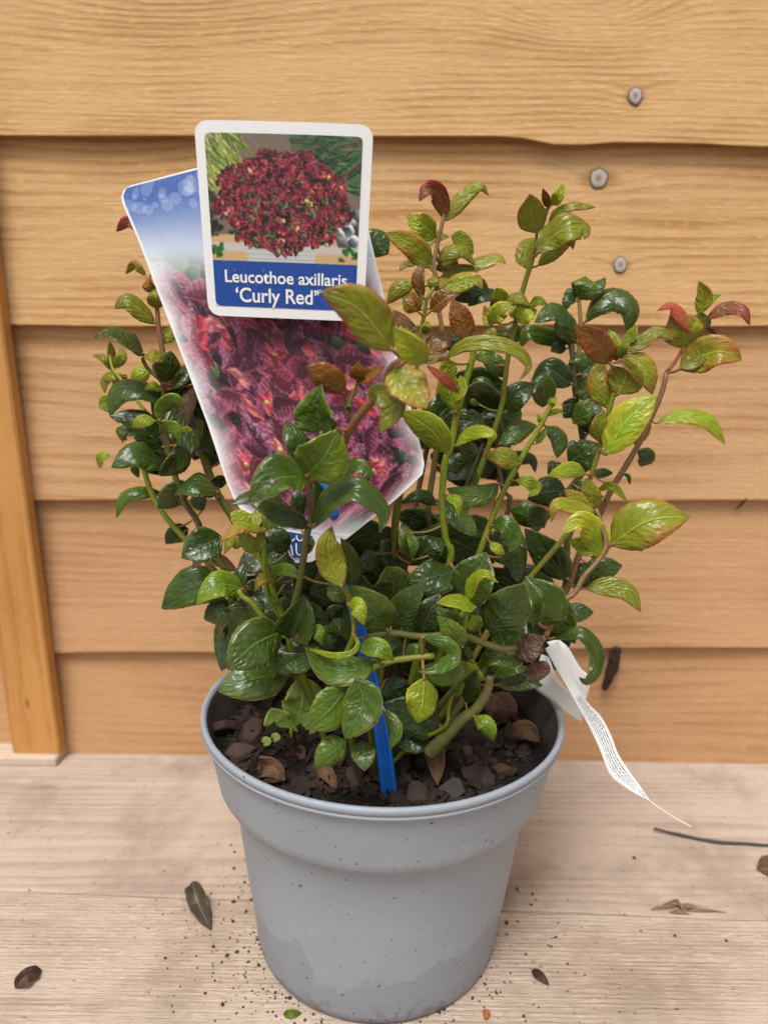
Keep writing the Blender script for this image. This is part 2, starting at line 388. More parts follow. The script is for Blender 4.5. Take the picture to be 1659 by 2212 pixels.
def bark_mat():
    t = NT('bark_bits'); c = t.coord(); n = t.noise(c, 90, 4, 0.6); v = t.n('ShaderNodeTexVoronoi'); v.inputs['Scale'].default_value = 140
    t.put(v.inputs['Vector'], c); col = t.mix(n, (0.009, 0.006, 0.005), (0.036, 0.021, 0.015)); col = t.mix(t.math('MULTIPLY', t.xyz(v.outputs['Color'])[0], 0.4), col, (0.05, 0.03, 0.023))
    return t.bsdf(col, 0.85, t.bump(n, 0.0012, 0.9), 0.25)
BARK = bark_mat()
def chip(cx, cy, cz, L, W, T, V, F):
    q = Matrix.Rotation(random.uniform(0, 6.28), 3, 'Z') @ Matrix.Rotation(random.gauss(0, 0.5), 3, 'X') @ Matrix.Rotation(random.gauss(0, 0.5), 3, 'Y'); b = len(V)
    pts = []
    for sz in (-1, 1):
        for k in range(6):
            an = k * math.pi / 3 + random.uniform(-0.25, 0.25)
            pts.append(Vector((math.cos(an) * L * random.uniform(0.7, 1.1), math.sin(an) * W * random.uniform(0.7, 1.1), sz * T * random.uniform(0.5, 1.0))))
    V += [tuple(q @ p + Vector((cx, cy, cz))) for p in pts]
    F += [(b + 5, b + 4, b + 3, b + 2, b + 1, b), tuple(b + 6 + k for k in range(6))] + [(b + k, b + (k + 1) % 6, b + 6 + (k + 1) % 6, b + 6 + k) for k in range(6)]
nf0 = len(F)
for i in range(1700):
    L = random.choice([0.0015, 0.002, 0.003, 0.004, 0.006]) * random.uniform(0.7, 1.3); r_ = (0.0855 - L * 1.25) * math.sqrt(random.random()); an = random.uniform(0, 6.283); x, y = r_ * math.cos(an), r_ * math.sin(an)
    chip(POT_X + x, y, soil_z(x, y) + random.uniform(0, 0.0015), L, L * random.uniform(0.15, 0.8), L * random.uniform(0.12, 0.45), V, F)
comp = mesh_obj('potting_compost', V, F, [soil_mat, BARK], None, smooth=False, midx=[0] * nf0 + [1] * (len(F) - nf0))
tag(comp, 'dark damp bark compost filling the grey pot', 'compost', kind='stuff')
comp.matrix_world = Matrix.Identity(4)
def on_soil(x, y): return at_Z(x, y, SOILZ + 0.003)
for px, py, L, lab, colr in ((485, 1572, 0.0105, 'large reddish bark lump at the left inside the pot wall', (0.045, 0.024, 0.018)), (550, 1578, 0.0100, 'flat brown bark chip beside the pale green weed', (0.055, 0.03, 0.023)),
                             (520, 1625, 0.0085, 'dark bark chip resting near the left pot rim below the weed', (0.06, 0.034, 0.026)), (975, 1708, 0.0085, 'grey rounded bark nugget beside the orange dead leaf', (0.05, 0.042, 0.04)),
                             (1040, 1690, 0.0095, 'broad black bark chip to the right of the grey nugget', (0.035, 0.026, 0.022)), (1085, 1665, 0.007, 'small rusty brown bark chip near the right pot rim', (0.07, 0.035, 0.02)),
                             (770, 1690, 0.009, 'dark bark chip left of the blue stake foot', (0.06, 0.04, 0.032)), (900, 1715, 0.0085, 'dark flat bark chip right of the blue stake foot', (0.05, 0.034, 0.028)), (1010, 1640, 0.008, 'angular dark bark chip behind the grey nugget', (0.05, 0.035, 0.03))):
    p = on_soil(px, py); V, F = [], []
    chip(p.x, p.y, p.z, L, L * 0.7, L * 0.38, V, F)
    o = mesh_obj('bark_chip', V, F, plain('bark_chip_tone', colr, 0.85, 0.25, 0.45, 160, 0.0012), None, smooth=False)
    mod = o.modifiers.new('bevel', 'BEVEL'); mod.width = 0.0012; mod.segments = 2
    tag(o, lab, 'bark chip', 'bark chips on the compost')

# ------------------------------------------------------------------ leaf materials
def leaf_mat(name, ca, cb, rough=0.33, vein=0.6, trans=0.2, coat=0.15, edge=None, spots=0.0, bsc=1.0, tintlo=0.45, tinthi=0.8):
    t = NT(name); uv = t.xyz(t.coord('UV')); u, v = uv[0], uv[1]; oc = t.coord()
    a = t.math('ABSOLUTE', t.math('MULTIPLY_ADD', u, 2.0, -1.0))
    rnd = t.n('ShaderNodeObjectInfo').outputs['Random']
    nz = t.noise(oc, 190, 3); nl = t.noise(oc, 60, 3)
    w = t.math('ADD', t.math('MULTIPLY_ADD', v, 5.5, t.math('MULTIPLY', a, -1.7)), t.math('MULTIPLY', nl, 1.5))
    pp = t.math('PINGPONG', w, 0.5)                                  # 0 on a side vein
    side = t.math('MULTIPLY', t.rng(pp, 0.06, 0.0), t.rng(a, 0.95, 0.5))
    mid = t.rng(a, 0.075, 0.03)
    veins = t.math('MAXIMUM', t.math('MULTIPLY', side, 0.55), mid)
    tf = t.math('ADD', t.math('ADD', t.math('MULTIPLY', nl, 0.75), t.math('MULTIPLY', a, 0.32)), t.math('MULTIPLY_ADD', v, 0.25, -0.1))
    tf = t.math('ADD', tf, t.math('MULTIPLY_ADD', rnd, 0.3, -0.15))
    c = t.mix(t.rng(tf, tintlo, tinthi), ca, cb)
    c = t.mix(t.math('MULTIPLY', t.math('SUBTRACT', nz, 0.35), 0.5), c, tuple(x * 0.55 for x in ca))
    hs = t.n('ShaderNodeHueSaturation'); t.put(hs.inputs['Value'], t.math('MULTIPLY_ADD', rnd, 0.5, 0.75)); t.put(hs.inputs['Hue'], t.math('MULTIPLY_ADD', rnd, 0.024, 0.488)); t.put(hs.inputs['Color'], c); c = hs.outputs[0]
    vc = tuple(min(1, x * 1.9 + 0.035) for x in ca)
    c = t.mix(t.math('MULTIPLY', veins, vein), c, vc)
    c = t.mix(t.rng(a, 0.90, 0.985, 0, 0.6), c, edge if edge else tuple(min(1, x * 2.4 + 0.03) for x in ca))  # margin tint: reddish rims are leaf colour, pale ones paint in light catching the edge
    if spots:
        sp = t.noise(oc, 150, 2, 0.5); c = t.mix(t.rng(sp, 0.68, 0.72, 0, spots), c, (0.07, 0.03, 0.018))
    # quilted surface: small swellings between the sunken veins
    vo = t.n('ShaderNodeTexVoronoi', feature='SMOOTH_F1'); vo.inputs['Scale'].default_value = 1.0; vo.inputs['Smoothness'].default_value = 0.6
    t.put(vo.inputs['Vector'], t.comb(t.math('MULTIPLY', u, 7.5), t.math('MULTIPLY_ADD', v, 12.0, t.math('MULTIPLY', a, -2.5)), t.math('MULTIPLY', rnd, 40.0)))
    h = t.math('MULTIPLY', vo.outputs['Distance'], -1.0); h = t.math('SUBTRACT', h, t.math('MULTIPLY', side, 0.35)); h = t.math('SUBTRACT', h, t.math('MULTIPLY', mid, 0.9)); h = t.math('ADD', h, t.math('MULTIPLY', nl, 1.6))
    rg = t.math('MULTIPLY_ADD', nl, 0.22, rough - 0.08)
    return t.bsdf(c, rg, t.bump(h, 0.00075 * bsc, 0.85), 0.4, coat * 0.7, trans=trans, trans_col=c)
def under_mat(name, ca, vein=0.3):
    return leaf_mat(name, ca, tuple(x * 0.8 for x in ca), 0.55, vein, 0.2, 0.0, bsc=0.7)
LM = {}
def reg(code, ca, cb, under, **kw):
    LM[code] = (leaf_mat('leaf_' + code, ca, cb, **kw), under_mat('leaf_under_' + code, under))
reg('dark', (0.031, 0.062, 0.006), (0.054, 0.086, 0.008), (0.12, 0.13, 0.035), rough=0.22, spots=0.75, coat=0.45, edge=(0.17, 0.18, 0.06))
reg('mid', (0.054, 0.102, 0.006), (0.088, 0.132, 0.009), (0.17, 0.175, 0.04), rough=0.24, spots=0.75, coat=0.4, edge=(0.26, 0.26, 0.08))
reg('fresh', (0.115, 0.195, 0.008), (0.175, 0.23, 0.011), (0.25, 0.27, 0.05), rough=0.24, trans=0.25, coat=0.3)
reg('lime', (0.27, 0.36, 0.014), (0.38, 0.34, 0.020), (0.38, 0.35, 0.05), rough=0.27, trans=0.3)
reg('olive', (0.27, 0.29, 0.020), (0.42, 0.16, 0.032), (0.34, 0.26, 0.045), rough=0.26, trans=0.3, edge=(0.42, 0.13, 0.05), tintlo=0.54, tinthi=0.95)
reg('bronze', (0.24, 0.115, 0.012), (0.30, 0.065, 0.018), (0.26, 0.15, 0.028), rough=0.2, trans=0.25, edge=(0.32, 0.08, 0.03), coat=0.4, tintlo=0.45, tinthi=0.9)
reg('red', (0.34, 0.14, 0.045), (0.48, 0.06, 0.05), (0.34, 0.22, 0.05), rough=0.3, trans=0.3, edge=(0.5, 0.09, 0.07), tintlo=0.38, tinthi=0.7)
reg('maroon', (0.085, 0.045, 0.02), (0.06, 0.025, 0.018), (0.10, 0.065, 0.035), rough=0.45, trans=0.1, edge=(0.12, 0.07, 0.04))
reg('brown', (0.15, 0.075, 0.036), (0.10, 0.048, 0.025), (0.16, 0.085, 0.045), rough=0.75, trans=0.08, coat=0.0, edge=(0.2, 0.11, 0.06))
reg('dry', (0.17, 0.13, 0.085), (0.045, 0.032, 0.022), (0.2, 0.15, 0.1), rough=0.8, trans=0.1, coat=0.0, edge=(0.10, 0.075, 0.05), tintlo=0.42, tinthi=0.62)
reg('pale', (0.30, 0.40, 0.08), (0.36, 0.42, 0.08), (0.3, 0.38, 0.09), rough=0.5, trans=0.25)
def stem_mat(name, ca, cb):
    t = NT(name); c = t.coord(); n = t.noise(c, 55, 4, 0.6); n2 = t.noise(c, 420, 3)
    col = t.mix(t.rng(n, 0.35, 0.68), ca, cb); col = t.mix(t.rng(n2, 0.6, 0.72, 0, 0.5), col, tuple(v * 0.5 for v in cb))
    return t.bsdf(col, 0.5, t.bump(n2, 0.0005, 0.7), 0.4)
STM = {'green': stem_mat('stem_green', (0.14, 0.20, 0.010), (0.18, 0.14, 0.02)), 'lime': stem_mat('stem_lime', (0.16, 0.25, 0.010), (0.20, 0.20, 0.016)),
       'red': stem_mat('stem_reddish', (0.17, 0.12, 0.035), (0.22, 0.085, 0.045)), 'woody': stem_mat('stem_woody', (0.125, 0.14, 0.025), (0.11, 0.085, 0.03)), 'dark': stem_mat('stem_dark', (0.055, 0.06, 0.02), (0.075, 0.045, 0.025))}
PETIOLE = stem_mat('petiole_red', (0.20, 0.17, 0.04), (0.30, 0.08, 0.045))

# ------------------------------------------------------------------ photograph windows the plant was surveyed in: (source x, source y, source px per window px)
S1 = 434 / 1659
WIN = {'A': (223, 650, S1), 'B': (223, 1000, S1), 'C': (400, 1380, S1), 'D': (560, 880, S1), 'E': (760, 680, S1), 'F': (780, 1380, S1), 'G': (940, 440, S1), 'H': (1300, 440, S1),
       'I': (980, 900, S1), 'J': (1340, 680, 584 / 1659), 'K': (1340, 1100, S1), 'L': (1000, 1380, S1), 'M': (1350, 1550, 596 / 1659), 'N': (450, 1250, 650 / 1659), 'P': (0, 0, 1 / 0.8525)}
def W2D(win, x, y):
    a = WIN[win]; return (a[0] + x * a[2]) * 0.8525, (a[1] + y * a[2]) * 0.8525
def wp(win, x, y, Ymm): return at_Y(*W2D(win, x, y), Ymm / 1000)
def wscale(win): return WIN[win][2] * 0.8525

# ------------------------------------------------------------------ shrub: stems
shrub = empty('leafy_shrub', (POT_X, 0, SOILZ))
tag(shrub, 'bushy evergreen shrub with curled glossy green and bronze leaves growing in the pot', 'shrub')
STEMS = []          # (object, path)
def stem(win, pts, r0, r1, Y0, Y1, mat='green', root=None, seg=10, name='stem'):
    """pts: window pixels from the lower end up; r in window px; Y in mm; root=(x,y) mm on the compost the stem rises from"""
    n = len(pts); P = [wp(win, x, y, Y0 + (Y1 - Y0) * i / max(1, n - 1)) for i, (x, y) in enumerate(pts)]
    s = px_m(P[0]) * wscale(win); ra, rb = r0 * s, r1 * s
    if root is not None:
        b = Vector((POT_X + root[0] / 1000, root[1] / 1000, SOILZ - 0.004)); m = b.lerp(P[0], 0.5); m += Vector((0, 0, 0.12 * (P[0] - b).length)) * 0.6
        P = [b, m] + P
    N = max(8, 5 * len(P)); path = spline(P, N); rad = [ra + (rb - ra) * i / N for i in range(N + 1)]
    # swollen nodes
    for i in range(3, N, 4): rad[i] *= 1.07
    V, F = tube_data(path, rad, seg)
    o = mesh_obj(name, V, F, STM[mat]); keep_parent(o, shrub); STEMS.append((o, path, rad)); return o

stem('I', [(612, 1988), (570, 1790), (538, 1450), (545, 1200), (572, 1000), (622, 880), (662, 650), (722, 400), (800, 130), (842, -20), (835, -130)], 40, 30, -22, -28, 'lime', (8, -14))
stem('I', [(900, 1900), (990, 1660), (1090, 1400), (1205, 1180), (1330, 950), (1450, 750), (1545, 570), (1620, 420)], 42, 22, -14, -12, 'lime', (18, -8))
stem('K', [(300, 1600), (480, 1180), (690, 770), (800, 530), (930, 320), (1080, 60), (1195, -190), (1290, -420), (1330, -600)], 42, 24, 16, 24, 'red', (30, 6))
stem('K', [(420, 900), (520, 620), (590, 430), (655, 230), (705, 50), (760, -180), (830, -420), (870, -540)], 32, 22, 0, -4, 'green', (26, 0))
stem('G', [(1220, 2400), (1290, 2050), (1310, 1880), (1350, 1640), (1410, 1400), (1440, 1250), (1490, 1050), (1545, 880), (1600, 650), (1670, 440), (1700, 340)], 36, 22, 8, -4, 'green', (14, 8))
stem('J', [(420, 1420), (390, 1260), (370, 1120), (335, 900), (315, 650), (300, 540), (240, 430)], 28, 20, 40, 48, 'dark', (24, 24))
stem('J', [(330, 900), (360, 600), (370, 400), (360, 230)], 18, 13, 45, 55, 'red')
stem('G', [(690, 1900), (685, 1500), (660, 1350), (640, 1050), (605, 900), (620, 800), (650, 650), (690, 480), (705, 400)], 34, 20, 30, 40, 'red', (2, 20))
stem('G', [(440, 1900), (470, 1600), (510, 1400), (535, 1230), (610, 1100)], 30, 20, -16, -20, 'green', (-2, -6))
stem('L', [(800, 1190), (1090, 1060), (1340, 980), (1460, 890)], 36, 30, -40, -46, 'woody', (14, -20))
stem('K', [(160, 1960), (300, 1650), (440, 1540), (530, 1380), (640, 1260), (730, 1130), (742, 1020), (700, 900), (690, 830), (650, 730)], 30, 20, -46, -30, 'red')
stem('L', [(-260, 900), (0, 862), (250, 890), (480, 880), (690, 892), (850, 950), (1040, 1010), (1180, 1000)], 36, 34, -58, -56, 'woody')
stem('L', [(330, 2030), (500, 1850), (650, 1690), (770, 1610), (860, 1490), (905, 1380), (922, 1275)], 74, 38, -54, -54, 'woody', name='stem')
stem('L', [(640, 700), (690, 640), (680, 760), (655, 900)], 30, 26, -66, -66, 'lime')
stem('D', [(720, 2700), (760, 2300), (810, 1988), (835, 1800), (882, 1600), (872, 1330)], 44, 30, -58, -80, 'woody', (-8, -28))
stem('E', [(420, 1720), (455, 1610), (560, 1450), (680, 1310), (790, 1180), (860, 1010), (940, 915), (1120, 880), (1300, 880), (1430, 850)], 42, 30, -66, -100, 'red')
stem('D', [(880, 1300), (1000, 1100), (1180, 900), (1230, 840)], 34, 34, -78, -66, 'green')
stem('E', [(480, 1480), (440, 1320), (430, 1220)], 22, 16, -66, -68, 'red')
stem('E', [(450, 1420), (500, 1260), (540, 1160), (560, 1080)], 22, 14, -66, -68, 'green')
stem('C', [(1290, 1000), (1250, 800), (1180, 620), (1110, 420), (1060, 260), (970, 110), (860, 40)], 32, 24, -50, -56, 'lime', (-24, -26))
stem('C', [(1240, 900), (1200, 820), (1040, 720), (920, 570), (820, 500), (790, 440)], 28, 24, -52, -48, 'lime')
stem('C', [(1240, 780), (1080, 520), (1040, 300), (1030, 0), (1000, -300)], 24, 22, -48, -60, 'lime')
stem('F', [(330, 1180), (380, 1040), (440, 900), (448, 780), (440, 680), (400, 520), (350, 400)], 34, 26, -64, -76, 'green', (-12, -30))
stem('F', [(560, 1290), (600, 1220), (700, 1170), (850, 1120), (1040, 1095), (1230, 1075)], 36, 30, -66, -70, 'green', (-2, -34))
stem('A', [(780, 1650), (750, 1400), (735, 1200), (728, 940), (690, 700), (672, 505)], 32, 22, 4, 10, 'red')
stem('A', [(735, 1240), (690, 1180), (580, 1080), (530, 990)], 22, 18, 4, 2, 'red')
stem('B', [(960, 1420), (825, 1270), (690, 1090), (600, 900), (545, 720), (520, 560)], 32, 26, 8, 18, 'lime', (-26, 4))
stem('B', [(1180, 1500), (1060, 1220), (960, 1080), (880, 900), (800, 600), (760, 400), (700, 250)], 42, 26, -4, -14, 'woody', (-24, -4))
stem('B', [(1520, 1400), (1400, 1180), (1260, 970), (1180, 780), (1120, 600), (1050, 380)], 50, 36, 4, 12, 'woody', (-14, 4))
stem('A', [(560, 1500), (330, 1200), (245, 1090), (215, 960)], 18, 12, 40, 60, 'lime')
stem('L', [(480, 1770), (520, 1600), (555, 1480), (640, 1390)], 26, 16, -56, -58, 'lime', (2, -34))
stem('L', [(850, 1290), (800, 1210), (740, 1110)], 24, 16, -52, -54, 'lime')
stem('I', [(60, 2100), (75, 1700), (110, 1430), (180, 1100), (240, 700), (260, 420)], 42, 34, -8, -2, 'woody', (-4, 4))
stem('I', [(430, 1900), (400, 1500), (470, 1000), (520, 600)], 36, 28, 8, 14, 'woody', (2, 12))
stem('I', [(650, 2050), (660, 1720), (760, 1300), (860, 1050), (930, 850)], 24, 18, 4, 12, 'dark', (10, 10))
stem('I', [(1180, 1500), (1120, 1300), (1060, 900), (1080, 620), (1120, 380)], 28, 22, 12, 16, 'dark', (18, 16))
stem('K', [(310, 1550), (350, 1320), (370, 1050), (400, 940)], 40, 34, 10, 6, 'woody', (32, 2))

# ------------------------------------------------------------------ shrub: leaves
PROF_V = [0, 0.04, 0.12, 0.25, 0.42, 0.58, 0.72, 0.84, 0.93, 0.98, 1.0]
PROF_W = [0.07, 0.26, 0.60, 0.90, 1.0, 0.95, 0.78, 0.52, 0.26, 0.10, 0.01]
NV, NU = 20, 8
LEAVES = 0
def leaf_sheet(path, w, roll, fold=0.12, droop=0.0, wav=0.05, twist=0.0, rnd=None, tip=0.0):
    rnd = rnd or random
    V, UV = [], []; n = NV + 1; S = None; top = []
    ph = rnd.uniform(0, 6.28); ph2 = rnd.uniform(0, 6.28); k1 = rnd.uniform(9, 15); asym = rnd.uniform(0.92, 1.08)
    for i, p in enumerate(path):
        v = i / NV; t = (path[min(i + 1, NV)] - path[max(i - 1, 0)]).normalized()
        view = (CAM_LOC - p).normalized(); n0 = (view - t * view.dot(t))
        if n0.length < 1e-4: n0 = Vector((0, 0, 1)) - t * t.z
        n0.normalize(); s0 = n0.cross(t)
        if S is not None and s0.dot(S) < 0: pass
        r_ = R(roll + twist * (v - 0.5)); nn = n0 * math.cos(r_) + s0 * math.sin(r_); ss = nn.cross(t); S = s0
        hw = 0.5 * w * np.interp(v, PROF_V, PROF_W)
        p = p - nn * (tip * w * max(0.0, v - 0.45) ** 2)
        for j in range(NU + 1):
            u = -1 + 2 * j / NU; au = abs(u)
            hgt = hw * (fold * au - droop * au * au) + w * wav * au * au * math.sin(v * k1 + (ph if u > 0 else ph2)) * math.sin(math.pi * min(1, v * 1.1))
            hgt += w * 0.016 * math.sin(v * 26 + au * -6) * (1 - au) * au * 4 * math.sin(math.pi * v)
            tooth = 1 + (0.018 * ((i % 2) * 2 - 1) if au > 0.99 and 1 < i < NV - 1 else 0)
            top.append((p + ss * (hw * u * tooth * (asym if u > 0 else 1) * math.cos(fold * 0.7)) + nn * hgt, nn)); UV.append((0.5 + u / 2, v))
    return top, UV
def leaf_mesh(top, UV, thick):
    m = NU + 1; V = [p for p, _ in top] + [p - nn * thick for p, nn in top]; U = UV + UV; nb = len(top); F, MI = [], []
    for i in range(NV):
        for j in range(NU):
            a, b, c, d = i * m + j, i * m + j + 1, (i + 1) * m + j + 1, (i + 1) * m + j
            F.append((a, b, c, d)); MI.append(0); F.append((nb + d, nb + c, nb + b, nb + a)); MI.append(1)
    for i in range(NV):
        for j in (0, NU):
            a, b = i * m + j, (i + 1) * m + j
            F.append((a, b, nb + b, nb + a) if j == 0 else (b, a, nb + a, nb + b)); MI.append(0)
    return V, F, MI, U
def nearest_stem(p):
    best = None
    for o, path, rad in STEMS:
        for q in path:
            d = (q - p).length_squared
            if best is None or d < best[0]: best = (d, o, q)
    return math.sqrt(best[0]), best[1], best[2]
FACE = 1
def add_leaf(path_pts, w, roll, col, fold=0.15, droop=0.0, wav=0.045, twist=0.0, parent=None, reach=0.03, thick=0.00035, rnd=None, tip=0.0):
    global LEAVES
    path = spline(path_pts, NV)
    top, UV = leaf_sheet(path, w, roll, fold, droop, wav, twist, rnd, tip)
    V, F, MI, U = leaf_mesh(top, UV, thick)
    d, so, q = nearest_stem(path[0])
    if parent is None and d < reach:
        # leaf stalk from the stem into the blade
        b = path[0]; mid = q.lerp(b, 0.5) + Vector((0, 0, -0.08 * d)); pth = spline([q, mid, b, path[1]], 6); r0 = min(0.0011, max(0.0005, w * 0.045))
        tv, tf = tube_data(pth, [r0 * 1.15] * 3 + [r0] * 4, 6); base = len(V)
        V += tv; U += [(0.5, 0.02)] * len(tv); F += [tuple(base + k for k in f) for f in tf]; MI += [2] * len(tf)
    o = mesh_obj('leaf', V, F, [LM[col][0], LM[col][1], PETIOLE], None, True, MI, U)
    par = parent if parent is not None else so
    o.parent = par; o.matrix_parent_inverse = par_world(par).inverted()
    LEAVES += 1
    return o
def par_world(o):
    m = Matrix.Identity(4)
    if o.parent is not None: m = par_world(o.parent) @ o.matrix_parent_inverse
    return m @ Matrix.Translation(o.location)

CODE = {'d': 'dark', 'm': 'mid', 'g': 'fresh', 'l': 'lime', 'o': 'olive', 'z': 'bronze', 'r': 'red', 'x': 'maroon', 'b': 'brown', 'w': 'pale'}
